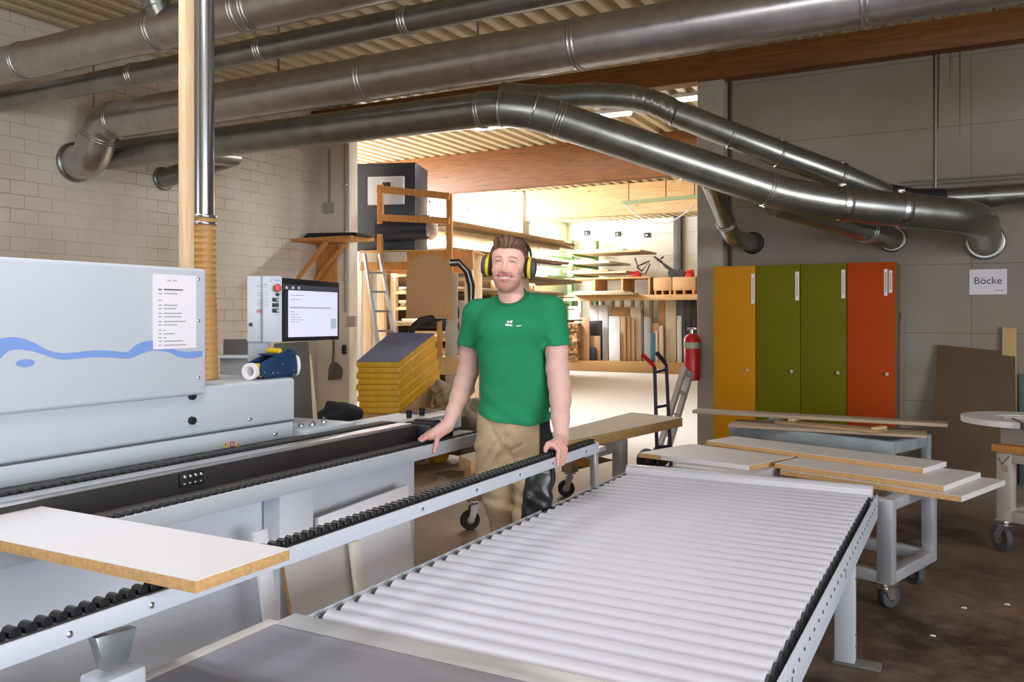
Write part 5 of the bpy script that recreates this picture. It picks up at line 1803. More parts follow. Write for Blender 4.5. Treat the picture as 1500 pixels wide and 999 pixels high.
# collar band following the neckline
cl_ = []
for i in range(33):
    t = 2 * PI * i / 32
    l = Cn + E1 * (.0625 * math.sin(t)) + E2 * ((.074 if math.cos(t) > 0 else .068) * math.cos(t)) + NN * .001
    cl_.append(RT * l[0] + FW * l[1] + Vector((0, 0, l[2])))
part('collar', MB().tube(cl_[:-1], .0062, 8, closed=True), mat('dark_green_rib', '#1d6e45', .85), so)
# small white print on the chest


def chest(px, py, d=0.0):
    # point on the front of the shirt under a picture point: march through the field
    Z = 3.75
    while Z < 4.1:
        p = J(px, py, Z); i = np.round((p - sh.lo) / sh.h).astype(int)
        if np.all(i >= 0) and np.all(i < sh.n) and sh.F[tuple(i)] < 0.0015: break
        Z += .002
    return PD(px, py, Z - .003 - d)


b = MB()
def chip(pts):
    v = [chest(*p) for p in pts]
    b.prism(v, FW * .0012)
chip([(740, 474.5), (750.5, 475.5), (750.5, 477.8), (740, 477)])
chip([(743, 470.5), (746, 469.5), (745, 473.2), (742.5, 473.2)]); chip([(747, 470), (751, 469), (749.5, 473.4), (746.6, 473.4)])
chip([(756, 477.2), (763.5, 476), (764, 477.4), (756.5, 478.4)])
part('chest_print', b, mat('white_print', '#dfeee2', .8), so)

p = chest(805.5, 600)
part('hem_tag', MB().obox(p, (.008, .004, .02), Matrix.Rotation(TH, 3, 'Z'), .001), mat('white_tag', '#e9ece6', .8), so)

# ---- trousers
tr_ = Field((-.24, 3.74, .06), (.26, 4.34, 1.06), .0042)
hp = [rw(699.5, 806, 600, 4.0, .118), rw(699, 806, 625, 4.0, .120), rw(699, 807, 650, 4.0, .116), rw(700, 808, 680, 4.0, .098), rw(702, 806, 705, 4.0, .075)]
tr_.loft(hp, .05, 2.5)
# his left leg (picture right), straight; his right one set back and in
LL = [(J(779, 655, 3.985), .098), (J(781, 700, 3.975), .092), (J(778, 760, 3.985), .082), (J(776, 800, 4.0), .074), (J(775, 860, 4.03), .070), (J(775, 916, 4.06), .068)]
LRg = [(J(728, 655, 4.01), .098), (J(727, 695, 4.03), .087), (J(732, 735, 4.07), .075), (J(741, 775, 4.13), .066), (J(745, 820, 4.2), .062), (J(747, 870, 4.24), .062)]
limb(tr_, LL, .03); limb(tr_, LRg, .03)
for a_, b_, rr__ in (((719, 630), (743, 667), .008), ((764, 652), (747, 661), .007), ((760, 671), (748, 668), .006), ((716, 652), (735, 656), .005), ((743, 640), (746, 672), .007)):
    tr_.cone(J(a_[0], a_[1], 3.884), J(b_[0], b_[1], 3.886), rr__, rr__ * .9, .016, 's')
tr_.cone(J(745, 668, 3.87), J(744, 760, 3.90), .012, .02, .02, 's')
gx, gy, gz = np.meshgrid(*[a.astype(np.float32) for a in tr_.ax], indexing='ij', sparse=True)
cr = np.exp(-((gz - .83) / .09) ** 2)
wv = np.sin(gz * 70 + np.abs(gx + .02) * 85 + 1.5 * np.sin(gx * 30)) * .0036 * cr + np.sin(gz * 58 + gx * 22 + 2 * np.sin(gz * 21)) * .0030 * np.clip((.72 - gz) / .15, 0, 1) + np.sin(gx * 40 + gz * 12) * .0015
tr_.F += wv.astype(np.float32)


def trouser_tone(V):
    c = np.array(lin('#b39d7d')[:3])[None].repeat(len(V), 0)
    # black side panel on his left
    px = 750 + V[:, 0] / V[:, 1] * FPX
    w = np.clip((px - 789) / 2, 0, 1)[:, None]
    c = c * (1 - w) + np.array(lin('#1d1d20')[:3])[None] * w
    w = (np.exp(-((px - 740.5) / 1.0) ** 2) * (V[:, 2] > .86) * (V[:, 1] < 3.95))[:, None] * .35
    return c * (1 - w) + np.array(lin('#7d6c52')[:3])[None] * w


to = field_object('trousers', tr_, tone_mat('beige_work_cotton', .85, 0, .2, 260), man, 1, trouser_tone)
# black holster pocket hanging on his left thigh
hp_ = Field((.02, 3.78, .46), (.25, 4.02, .80), .0036)
A = [J(778, 690, 3.90), J(805, 690, 3.93), J(786, 745, 3.895), J(800, 745, 3.91)]
hp_.loft([(J(0, 764, 3.9)[2], J(786, 0, 3.9)[0], 3.915, .070, .055), (J(0, 725, 3.9)[2], J(787.5, 0, 3.9)[0], 3.91, .069, .055), (J(0, 690, 3.9)[2], J(790, 0, 3.9)[0], 3.912, .066, .05), (J(0, 676, 3.9)[2], J(792, 0, 3.9)[0], 3.92, .058, .04)], .01, 3.2)
gx, gy, gz = np.meshgrid(*[a.astype(np.float32) for a in hp_.ax], indexing='ij', sparse=True)
hp_.F += (np.sin(gx * 60 + gz * 40 + 2 * np.sin(gz * 30)) * .0016 + np.sin(gz * 75 - gx * 60) * .0008).astype(np.float32)
ho = field_object('holster_pocket', hp_, mat('black_coated_cloth', '#141517', .28, spec=.6), man, 1, None, 'shiny black tool pocket')
p = PD(785, 749, 3.868)
part('pocket_tag', MB().obox(p, (.022, .012, .012), Matrix.Rotation(TH, 3, 'Z'), .004), mat('pink_plastic', '#d8627f', .5), ho)
p = PD(774, 672, 3.84)
# shoes
for (pts, nm) in ((LL[-1][0], 0), (LRg[-1][0], 1)):
    sf = Field((pts[0] - .1, pts[1] - .24, -.01), (pts[0] + .1, pts[1] + .14, .14), .005)
    c_ = np.array([pts[0], pts[1], 0])
    sf.cone(c_ + [0, .05, .05], c_ + [0, -.14, .042], .046, .042, .02); sf.cone(c_ + [0, .02, .06], c_ + [0, .01, .12], .05, .045, .02)
    def flat(x, y, z): return .0015 - z + 0 * x + 0 * y
    sf.add(flat, c_ - .3, c_ + .3, .003, 'i')
    field_object('shoe', sf, mat('dark_leather', '#2a2522', .5), man, 1)
# ------------------------------------------------------------------ around the left pier
# dark panel with pale edge leaning behind the console
pn_ = [PD(395, 628, 4.75), PD(470, 620, 4.95), PD(452, 500, 5.15), PD(402, 503, 5.0)]
nn_ = (pn_[1] - pn_[0]).cross(pn_[3] - pn_[0]).normalized()
if nn_.dot(Vector((0, 0, CAM_H)) - pn_[0]) < 0: nn_ = -nn_
lo_ = [Vector((pn_[0].x, pn_[0].y, .02)), Vector((pn_[1].x, pn_[1].y, .02)), pn_[2], pn_[3]]
t = thing('dark_board', (lo_[0] + lo_[1]) / 2, 'dark grey board with pale edge leaning behind the monitor', 'board')
dg_ = mat('dark_grey_laminate', '#5c5854', .55, var=.04)
part('face', MB().prism(lo_, -nn_ * .003), dg_, t)
part('core', MB().prism([p - nn_ * .003 for p in lo_], -nn_ * .02), mat('pale_beech_edge', '#cdbfa0', .7), t)
b = MB().prism([lo_[1] + nn_ * .004 + Vector((.005, .0, 0)), lo_[1] + Vector((.055, .03, 0)) + nn_ * .004, pn_[2] + Vector((.012, .006, -.08)) + nn_ * .004, pn_[2] + Vector((.0, 0, -.08)) + nn_ * .004], -nn_ * .02)
solo('pale_lath', b, mat('pale_slat_wood', '#cfc3a4', .7, var=.06), 'pale tapering slat standing at the right edge of the dark grey board', 'slat')
# grey housing behind the hose
b = MB(); q = [PD(322, 524, 4.75), PD(364, 524, 4.75), PD(364, 600, 4.75), PD(322, 600, 4.75)]
gb = thing('grey_housing', (q[2] + q[3]) / 2 - Vector((0, 0, .9)), 'grey steel housing between the ochre hose and the console', 'housing')
q2 = [Vector((p.x, p.y, .0 if i > 1 else p.z)) for i, p in enumerate(q)]
part('body', MB().prism(q2, Vector((-SN, CS, 0)) * .3, .004), mat('mid_grey_paint', '#8b8e92', .5), gb)
q3 = [PD(318, 521, 4.73), PD(366, 521, 4.73), PD(366, 525, 4.73), PD(318, 525, 4.73)]
part('ledge', MB().prism(q3, Vector((-SN, CS, 0)) * .34, .002), M['paint'], gb)
q3 = [PD(327, 497, 4.87), PD(366, 497, 4.87), PD(366, 521, 4.87), PD(327, 521, 4.87)]
part('back_plate', MB().prism(q3, Vector((-SN, CS, 0)) * .02, .002), dg_, gb)

YP = 8.58
# dustpan brush hanging on the pier
p0 = PY(488, 495, YP - .03); p1 = PY(487, 535, YP - .03)
br = thing('hand_brush', p0, 'worn dark brush with long handle hanging on the cream pier', 'brush')
part('handle', MB().tube([p0, (p0 + p1) / 2 + Vector((.01, 0, 0)), p1], .012, 10), mat('dark_wood', '#6a5847', .7), br)
q = [PY(x, y, YP - .05) for x, y in ((483, 533), (490, 531), (499, 541), (497, 556), (480, 557), (481, 543))]
part('bristle_head', MB().prism(q, (0, .04, 0), .004), mat('worn_bristle', '#6d6057', .8, var=.2, scale=20), br)
# conduit and boxes on the pier
x_ = PY(482, 260, YP - .015).x
z0_, z1_ = PY(482, 218, YP - .015).z, PY(482, 298, YP - .015).z
cd = thing('switch_box', (x_, YP, z1_), 'small grey switch box with thin conduit high on the cream pier', 'switch')
part('conduit', MB().cyl((x_, YP - .014, z1_), (x_, YP - .014, z0_), .010, seg=10), mat('grey_conduit', '#8f8a84', .6), cd)
a, c_ = PY(477, 297, YP), PY(489, 312, YP)
part('box', MB().box(a.x, c_.x, YP - .05, YP - .001, c_.z, a.z, .006), mat('grey_switch', '#a5a19d', .5), cd)
x_ = PY(507, 300, YP).x
b = MB().cyl((x_, YP - .016, 1.5), (x_, YP - .016, CEIL - .02), .013, seg=10)
cd = thing('conduit', (x_, YP, 1.4), 'long grey conduit running down the pier to a small socket', 'conduit')
part('pipe', b, mat('grey_pipe', '#948d85', .6), cd)
for zz in (1.9, 2.5, 3.1):
    part('clip', MB().box(x_ - .03, x_ + .03, YP - .032, YP - .001, zz, zz + .03, .004), M['galv'], cd)
a, c_ = PY(512, 463, YP), PY(524, 479, YP)
part('socket', MB().box(a.x, c_.x, YP - .05, YP - .001, c_.z, a.z, .006), mat('grey_socket', '#b3ada5', .5), cd)
a, c_ = PY(503, 505, YP), PY(508, 519, YP)
solo('black_grip', MB().box(a.x, c_.x, YP - .04, YP - .001, c_.z, a.z, .01), M['black'], 'small black grip fixed on the pier below the socket', 'handle')  # a small grip, used as a handle
# wooden bracket shelf
sf = thing('bracket_shelf', PY(490, 400, YP), 'orange wooden bracket shelf high on the pier', 'shelf')
ya, yb = YP - .55, YP
a = PY(466, 352, YP); c_ = PY(528, 352, YP)
zs = 2.38
part('shelf_board', MB().box(a.x, c_.x + .25, YP - .5, YP - .04, zs, zs + .04, .003), M['pine_o'], sf)
part('back_board', MB().box(a.x + .0, a.x + .32, YP - .03, YP - .001, zs - .5, zs - .001, .003), M['pine_o'], sf)
for yy in (YP - .08, YP - .42):
    part('brace', MB().bar((a.x + .04, yy, zs - .46), (a.x + .5, yy, zs - .012), .045, .04), M['pine_o'], sf)
b = MB().hexa([(a.x + .12, YP - .45, zs + .041), (c_.x + .3, YP - .45, zs + .041), (c_.x + .3, YP - .1, zs + .041), (a.x + .12, YP - .1, zs + .041), (a.x + .17, YP - .42, zs + .11), (c_.x + .25, YP - .42, zs + .085), (c_.x + .25, YP - .14, zs + .085), (a.x + .17, YP - .14, zs + .11)], .025, 3)
solo('black_bag', b, mat('black_cloth', '#18181b', .8), 'flat black bag lying on the wooden bracket shelf', 'bag')

# ------------------------------------------------------------------ heater on its platform just inside the hall
def slanted(pxs, Z0, thick, z_override=None):
    return [PD(x, y, Z0) for x, y in pxs], Vector((-SN, CS, 0)) * thick


pf = thing('timber_platform', PD(600, 460, 11.6), 'timber platform carrying the black air heater', 'platform')
pf.location.z = 0
zp = CAM_H + (YH - 366) / FPX * 11.4
dxp = Vector((CS, SN, 0)).lerp(Vector((1, 0, 0)), .3).normalized(); dyp = Vector((-dxp.y, dxp.x, 0))
O = PD(527, 366, 11.5); O.z = 0
PFm = lambda x, y, z: O + dxp * x + dyp * y + Vector((0, 0, z))
b = MB(); fbox(b, PFm, 0, 1.55, 0, .9, zp - .02, zp); part('deck', b, M['ply'], pf)
b = MB(); fbox(b, PFm, 0, 1.55, 0, .06, zp - .27, zp - .021); part('edge_beam', b, M['pine_o'], pf)
b = MB(); fbox(b, PFm, 0, 1.55, .84, .9, zp - .27, zp - .021); part('edge_beam', b, M['pine_o'], pf)
b = MB(); fbox(b, PFm, .0, .66, -.05, -.002, zp - .16, zp - .03); part('front_plank', b, mat('pale_plank_wood', '#c9bfae', .6), pf)
for (x, y) in ((.02, .08), (1.42, .08), (.02, .7), (1.42, .7)):
    b = MB(); fbox(b, PFm, x, x + .11, y, y + .11, 0, zp - .022); part('post', b, M['pine'], pf)
PFh = lambda x, y, z: PFm(x - .17, y, z)
ht = thing('air_heater', PFh(.5, .5, zp), 'big black air heater with white control box on the timber platform', 'heater')
blk = mat('heater_black', '#22272f', .45, var=.1)
hz1 = CAM_H + (YH - 238) / FPX * 11.6
b = MB(); fbox(b, PFh, .06, .90, .18, .84, zp + .001, hz1, .015); part('casing', b, blk, ht)
b = MB(); fbox(b, PFh, .10, .90, .14, .179, zp + .02, hz1 - .03, .006); part('front_panel', b, mat('heater_navy', '#2a3340', .4), ht)
b = MB(); fbox(b, PFh, .26, .76, .06, .139, zp + .62, zp + 1.0, .008); cbx = part('control_box', b, M['paint'], ht)
b = MB(); fbox(b, PFh, .47, .58, .05, .0595, zp + .77, zp + .92, .002); part('meter', b, mat('meter_dark', '#3c3330', .4), cbx)
part('dial', MB().lathe([(.028, 0), (.028, .02), (.01, .022)], PFh(.66, .059, zp + .82), -dyp, 16), M['red'], cbx)
b = MB(); b.cyl(PFh(.42, .02, zp + .27), PFh(1.12, .02, zp + .3), .165, seg=28); part('burner_tube', b, blk, ht)
part('outlet_cone', MB().lathe([(.165, 0), (.175, .04), (.13, .09), (.05, .1)], PFh(1.12, .02, zp + .3), dxp, 24), M['galv'], ht)
b = MB(); fbox(b, PFh, -.1, .06, .3, .8, zp + .55, hz1 - .05, .02); part('side_duct', b, M['galv'], ht)
b = MB()
for k in range(7):
    b.sphere(PFh(.085, .14, zp + .15 + k * .17), .012, 8)
part('rivets', b, M['chrome'], ht)
b = MB()
fr_ = thing('timber_stand', PFm(.9, -.1, zp - .1), 'open pine frame standing before the black heater', 'frame')
for (x, z0, z1) in ((.28, zp - .25, zp + .86), (1.22, zp - .9, zp + .72)):
    b = MB(); fbox(b, PFm, x, x + .075, -.13, -.055, z0, z1); part('upright', b, M['pine_o'], fr_)
for (za, zb) in ((.8, .68), (.42, .36)):
    b = MB(); b.bar(PFm(.30, -.165, zp + za), PFm(1.27, -.165, zp + zb), .06, .085); part('rail', b, M['pine_o'], fr_)
# ladder below the platform
ld = thing('aluminium_ladder', PD(560, 540, 10.9), 'slim aluminium ladder leaning on the timber platform', 'ladder')
ld.location.z = 0
A0, A1 = PD(534, 372, 11.25), PD(556, 520, 10.8); B0, B1 = PD(556, 372, 11.25), PD(580, 505, 10.8)
def ext(p, q, z):
    t = (z - p.z) / (q.z - p.z); return p + (q - p) * t
A2, B2 = ext(A0, A1, .0), ext(B0, B1, .0)
al2 = mat('dull_aluminium', '#a5a29e', .5, .4)
part('side_rail', MB().bar(A0, A2, .03, .06), al2, ld); part('side_rail', MB().bar(B0, B2, .03, .06), al2, ld)
for k in range(1, 9):
    f = k / 9
    part('rung', MB().cyl(A0 + (A2 - A0) * f, B0 + (B2 - B0) * f, .014, seg=10), al2, ld)
# translucent sheets behind the ladder
b = MB().prism([PD(527, 520, 13.4) * 1, PD(566, 510, 13.6), PD(560, 396, 13.6), PD(530, 396, 13.4)], Vector((-SN, CS, 0)) * .03)
for v in b.bm.verts:
    if v.co.z < 1.2: v.co.z = 0.0
solo('grey_sheet', b, mat('blue_grey_sheet', '#8f9aa3', .4), 'tall blue grey sheet standing behind the aluminium ladder', 'sheet')

# ------------------------------------------------------------------ saw column with the round-topped board, and its hoses
sw = thing('upright_saw', PD(650, 560, 9.7), 'pale steel saw column behind the stack of yellow mats', 'saw')
sw.location.z = 0
O = PD(640, 540, 9.8); O.z = 0
SW = lambda x, y, z: O + RTv(x) + Vector((-SN, CS, 0)) * y + Vector((0, 0, z))
def RTv(x): return Vector((CS, SN, 0)) * x
hx = lambda px: (px - 640) / FPX * 9.8
hz = lambda py: CAM_H + (YH - py) / FPX * 9.8
ps_ = mat('beige_machine_paint', '#b3a896', .5, .1)
b = MB(); fbox(b, SW, hx(652), hx(670), .0, .12, 0, hz(400), .006); part('column', b, ps_, sw)
b = MB(); fbox(b, SW, hx(672), hx(680), .05, .12, 0, hz(440), .006); part('column', b, ps_, sw)
b = MB(); fbox(b, SW, hx(610), hx(712), -.1, .35, hz(548), hz(523), .008); part('table', b, M['ply'], sw)
b = MB(); fbox(b, SW, hx(612), hx(655), .0, .2, hz(480), hz(455), .01); part('arm', b, M['black'], sw)
b = MB(); fbox(b, SW, hx(640), hx(648), -.02, .05, hz(523), hz(455), .006); part('guide', b, M['pine_o'], sw)
for x in (615, 705):
    b = MB(); fbox(b, SW, hx(x) - .03, hx(x) + .03, .02, .1, 0, hz(549), .004); part('leg', b, ps_, sw)
# round topped board
rb = []
for k in range(25):
    a = PI * k / 24
    rb.append(SW(hx(631) + hx(665.5 + 0) * 0 + .266 * math.cos(a), -.13, hz(406) + .257 * math.sin(a)))
rb = [SW(hx(631) + .268, -.13, hz(467))] + rb + [SW(hx(631) - .268, -.13, hz(466))]
solo('rounded_board', MB().prism(rb, Vector((-SN, CS, 0)) * .025, .002), M['mdf_face'], 'brown board with round top fixed before the saw column', 'board')
hsn = thing('cable_loop', SW(hx(680), .2, hz(430)), 'bundle of black hoses arching beside the round-topped board', 'hose')
for k, (dx_, m_) in enumerate(((0, M['rubber_bk']), (.03, M['galv_dk']), (.055, M['rubber_bk']))):
    pts = [SW(hx(660) - .02, .06 + dx_, hz(388) + dx_), SW(hx(671), .08 + dx_, hz(387) + dx_), SW(hx(681) + dx_, .09, hz(398)), SW(hx(686) + dx_, .09, hz(418)), SW(hx(687) + dx_ * .7, .09, hz(440)), SW(hx(682) + dx_ * .6, .09, hz(480)), SW(hx(681) + dx_ * .4, .09, hz(520))]
    part('hose', MB().tube(pts, .018, 10), m_, hsn)
pts = [PD(600, 496, 9.5), PD(606, 478, 9.5), PD(616, 469, 9.55), PD(630, 466, 9.65), PD(645, 466, 9.8)]
part('dust_hose', MB().tube(pts, .035, 12), M['rubber_bk'], sw)

# ------------------------------------------------------------------ stack of yellow mats with blue top, on a crate
fl_, fr2 = (PD(522, 530, 8.0), PD(585, 530, 8.0)), (PD(524, 606, 8.0), PD(584, 606, 8.0))
bl_, br2 = (PD(572, 487, 9.1), PD(637, 489, 9.1)), (PD(590, 560, 9.1), PD(645, 556, 9.1))
M['matyellow'] = mat('yellow_vinyl', '#cf9c12', .5, var=.12, scale=9, bump=.5, bscale=14)
M['matblue'] = mat('blue_vinyl', '#4a5478', .6, var=.04)
nm = 9
for k in range(nm):
    f0 = k / nm + .002; f1 = (k + 1) / nm - .002
    jit = (.0, .012, -.006, .01, -.012, .008, -.004, .012, 0)[k]
    def ed(T, B, f): return T + (B - T) * f
    P = []
    for f in (f1, f0):
        P.append([ed(fl_[0], fr2[0], f) + RTv(jit), ed(fl_[1], fr2[1], f) + RTv(jit), ed(bl_[1], br2[1], f) + RTv(jit * .5), ed(bl_[0], br2[0], f)])
    o = thing('yellow_mat', P[0][0], ['topmost yellow mat of the leaning stack, with blue upper side', 'second mat from the top of the yellow stack', 'third mat from the top of the yellow stack', 'fourth mat from the top of the yellow stack', 'middle mat of the yellow stack', 'fourth mat from the bottom of the yellow stack', 'third mat from the bottom of the yellow stack', 'second mat from the bottom of the yellow stack', 'lowest mat of the yellow stack'][k], 'mat', 'yellow mats stacked behind the machine')
    part('cover', MB().hexa(P[0] + P[1], .006, 2), M['matyellow'], o)
    if k == 0:
        part('upper_side', MB().hexa([p + Vector((0, 0, .0005)) for p in P[1]] + [p + Vector((0, 0, .004)) for p in P[1]]), M['matblue'], o)
# slanted timber stand under them
cb_ = [fr2[0] - Vector((0, 0, .004)), fr2[1] - Vector((0, 0, .004)), br2[1] - Vector((0, 0, .004)), br2[0] - Vector((0, 0, .004))]
cb0 = [Vector((p.x, p.y, 0)) for p in cb_]
solo('crate', MB().hexa(cb0 + cb_), M['osb'], 'wooden crate carrying the stack of yellow mats', 'crate')


def heap(name, label, pts, r, m, cat, seed=0, amp=.03, zmin=0.0):
    """soft pile: lump surface over a few centres, with folds"""
    lo = np.min([np.array(W2L(p)) for p in pts], 0) - r - .05; hi = np.max([np.array(W2L(p)) for p in pts], 0) + r + .05
    f = Field(lo, hi, .016)
    for p, rr_ in zip(pts, [r] * len(pts)):
        f.ell(W2L(p), (rr_, rr_, rr_ * .7), .08)
    gx, gy, gz = np.meshgrid(*[a.astype(np.float32) for a in f.ax], indexing='ij', sparse=True)
    f.F += (amp * (np.sin(gx * 17 + seed + 2.3 * np.sin(gz * 15 + gy * 5)) * .5 + np.sin(gz * 29 - gx * 13 + seed * 2 + gy * 11) * .35 + np.sin(gx * 47 + gz * 33 + seed) * .15)).astype(np.float32)
    f.F = np.maximum(f.F, (zmin - gz + 0 * gx + 0 * gy).astype(np.float32))
    t = bpy.data.objects.new('tmp', None)
    c = sum((Vector(p) for p in pts), Vector()) / len(pts)
    V, Fc = f.mesh()
    Wd = V[:, :1] * np.array(RT)[None] + V[:, 1:2] * np.array(FW)[None] + V[:, 2:] * np.array([[0, 0, 1.]])
    z0 = Wd[:, 2].min()
    off = np.array([c.x, c.y, z0])
    me = bpy.data.meshes.new(name)
    me.from_pydata((Wd - off).tolist(), [], Fc.tolist())
    for p in me.polygons: p.use_smooth = True
    me.materials.append(m)
    o = bpy.data.objects.new(name, me); COL.objects.link(o); o.location = off
    bpy.data.objects.remove(t)
    return tag(o, label, cat)


# ------------------------------------------------------------------ cloth heaps beside the mats (need the field tools)
M['canvas'] = mat('olive_canvas', '#8b806a', .9, var=.15, scale=6)
heap('canvas_tarp', 'crumpled olive grey tarpaulin heaped beside the yellow mats', [PD(652, 608, 8.5), PD(662, 582, 8.7), PD(674, 598, 8.6), PD(656, 628, 8.4), PD(686, 612, 8.6), PD(668, 645, 8.5)], .21, M['canvas'], 'tarpaulin', 1.0, .05)
heap('grey_blanket', 'grey blanket bundled in front of the olive tarpaulin', [PD(604, 622, 7.9), PD(620, 622, 7.95), PD(628, 634, 8.0), PD(614, 655, 7.95)], .15, mat('grey_felt', '#6c6a6e', .95, var=.1), 'blanket', 2.2, .03)
heap('yellow_bag', 'yellow bag lying low in front of the blanket by the man', [PD(636, 640, 8.45), PD(650, 643, 8.45), PD(642, 655, 8.5), PD(642, 668, 8.5)], .10, mat('yellow_cloth', '#c8920f', .7), 'bag', .4, .015)
heap('dark_bag', 'dark blue black bag left of the yellow mats', [PD(486, 612, 6.2), PD(508, 607, 6.25), PD(470, 625, 6.2), PD(500, 650, 6.2), PD(490, 695, 6.2), PD(492, 735, 6.2)], .13, mat('black_navy_cloth', '#1a1c24', .8), 'bag', 3.1, .025)
heap('work_clothes', 'dark crumpled work clothes behind the man at the tarpaulin', [PD(692, 626, 8.0), PD(684, 650, 8.0), PD(694, 660, 8.0)], .13, mat('brown_cloth', '#4e4537', .9, var=.2), 'clothes', 1.7, .03)

# ------------------------------------------------------------------ wheeled work table behind the man
tbz = .57
C1_, C2_, C3_, C4_ = PZ(690, 676, tbz), PZ(1000, 612, tbz), PZ(925, 604, tbz), PZ(672, 668, tbz)
wt = thing('wheeled_work_table', ((C1_ + C3_) / 2 - Vector((0, 0, tbz))), 'long low wheeled work table with thick pale top behind the man', 'table')
beech = mat('worn_beech_top', '#a9997f', .6, var=.06, scale=4)
TK_ = .075
part('table_top', MB().prism([p - Vector((0, 0, TK_)) for p in (C1_, C2_, C3_, C4_)], (0, 0, TK_), .003), M['ply'], wt)
part('top_surface', MB().prism([p + Vector((0, 0, .0003)) for p in (C1_, C2_, C3_, C4_)], (0, 0, .0015)), beech, wt)
lw_ = mat('brown_leg_wood', '#a38a72', .6)
du = (C2_ - C1_).normalized(); dn = Vector((-du.y, du.x, 0))
YAW_T = math.atan2(du.y, du.x)
def post(c, w_, z0, z1, m):
    part('leg', MB().obox((c.x, c.y, (z0 + z1) / 2), (w_, w_, z1 - z0), Matrix.Rotation(YAW_T, 3, 'Z'), .004), m, wt)
for px, py, w_ in ((698, 776, 4.0), (838, 728, 3.6)):
    g_ = PZ(px, py, 0) + dn * .02
    caster(wt, g_.x, g_.y, .2, .068, w_, M['rubber_bk'])
    post(g_, .10, .201, tbz - TK_ - .001, lw_)
lA, lB = PZ(918, 630, tbz), PZ(868, 641, tbz)
for c in (lA + dn * .06,):
    post(c, .09, 0, tbz - TK_ - .001, M['steel_lg'])
part('apron', MB().bar(lA + dn * .06 - Vector((0, 0, TK_ + .045)), lB + dn * .04 - Vector((0, 0, TK_ + .045)), .04, .085), M['steel_lg'], wt)
g0 = PZ(838, 728, 0)
part('stretcher', MB().bar(Vector((g0.x, g0.y, .30)) + dn * .02, Vector((lA.x, lA.y, .30)) + dn * .3, .07, .09), M['pine_o'], wt)
part('brace', MB().prism([Vector((g0.x, g0.y, .36)) - dn * .035 + du * .05, Vector((g0.x, g0.y, .22)) - dn * .035 + du * .05, Vector((g0.x, g0.y, .22)) - dn * .035 + du * .6], dn * .04), mat('dark_foot_wood', '#6b5a48', .7), wt)

# ------------------------------------------------------------------ sack truck, step ladder, extinguisher at the concrete pillar
tk = thing('sack_truck', PZ(955, 690, 0), 'dark blue sack truck with red grip standing before the concrete pillar', 'hand truck')
TKm = mat('blue_black_steel', '#2a2740', .4, .3)
ZK = 8.0
a0, a1 = PD(963, 684, ZK), PD(959, 540, ZK + .25); b0, b1 = PD(983, 684, ZK + .05), PD(976, 535, ZK + .3)
part('frame_tube', MB().tube([a0, a1, PD(953, 527, ZK + .2)], .018, 12), TKm, tk)
part('frame_tube', MB().tube([b0, b1, PD(966, 522, ZK + .2)], .018, 12), TKm, tk)
part('grip', MB().cyl(PD(957, 535, ZK + .22), PD(942, 521, ZK + .05), .022, seg=12), M['red'], tk)
part('grip', MB().cyl(PD(973, 530, ZK + .27), PD(963, 518, ZK + .1), .022, seg=12), M['rubber_bk'], tk)
for (y_, f) in ((546, .04), (601, .4), (655, .8)):
    p_ = a1 + (a0 - a1) * f; q_ = b1 + (b0 - b1) * f
    part('cross_tube', MB().cyl(p_, q_, .014, seg=10), TKm, tk)
part('toe_plate', MB().prism([PD(958, 652 + 32, ZK), PD(984, 652 + 32, ZK), PD(984, 690, ZK - .25), PD(955, 690, ZK - .25)], (0, 0, .012)), TKm, tk)
for (px, dz_) in ((947, 0), (975, .25)):
    g_ = PZ(px, 690, 0) + Vector((-SN, CS, 0)) * dz_
    ax = Vector((CS, SN, 0)).lerp(Vector((SN, -CS, 0)), .62).normalized()
    cw = Vector((g_.x, g_.y, .105))
    wh = part('wheel', MB().lathe([(.06, -.03), (.098, -.03), (.105, -.018), (.105, .018), (.098, .03), (.06, .03)], cw, ax, 28), M['rubber_bk'], tk)
    part('rim', MB().lathe([(.061, -.022), (.04, -.026), (.015, -.034), (.015, .034), (.04, .026), (.061, .022)], cw, ax, 24), mat('dark_red_rim', '#6e2330', .5), wh)
sl = thing('step_ladder', PZ(975, 668, 0), 'grey step ladder leaning at the concrete pillar behind the sack truck', 'ladder')
q0_, q1_ = PZ(962, 668, 0), PD(1003, 538, 8.4); r0_, r1_ = PZ(976, 668, 0), PD(1012, 545, 8.45)
part('side_rail', MB().bar(q0_, q1_, .03, .07), al2, sl); part('side_rail', MB().bar(r0_, r1_, .03, .07), al2, sl)
for f in (.25, .5, .75, .95):
    part('step', MB().bar(q0_.lerp(q1_, f), r0_.lerp(r1_, f), .09, .02), al2, sl)
fx = thing('fire_extinguisher', PY(1013, 560, 8.42), 'red fire extinguisher hanging on the edge of the concrete pillar', 'extinguisher')
c0_, c1_ = PY(1013.5, 558, 8.42), PY(1013.5, 490, 8.42)
part('cylinder', MB().lathe([(.05, 0), (.078, .012), (.08, .03), (.08, c1_.z - c0_.z - .04), (.06, c1_.z - c0_.z - .01), (.025, c1_.z - c0_.z + .01)], c0_, (0, 0, 1), 28), M['red'], fx)
part('valve', MB().cyl(c1_, c1_ + Vector((0, 0, .05)), .02, seg=12).obox(c1_ + Vector((.0, 0, .06)), (.1, .025, .025), None, .005), M['chrome'], fx)
part('label_plate', MB().lathe([(.081, 0), (.0815, .002), (.0815, .06), (.081, .062)], c0_ + Vector((0, 0, c1_.z - c0_.z - .14)), (0, 0, 1), 28), mat('label_grey', '#a9b096', .5), fx)
part('wall_hook', MB().obox(c0_ + Vector((-.0, .1, .3)), (.04, .06, .12), None, .004), M['black'], fx)

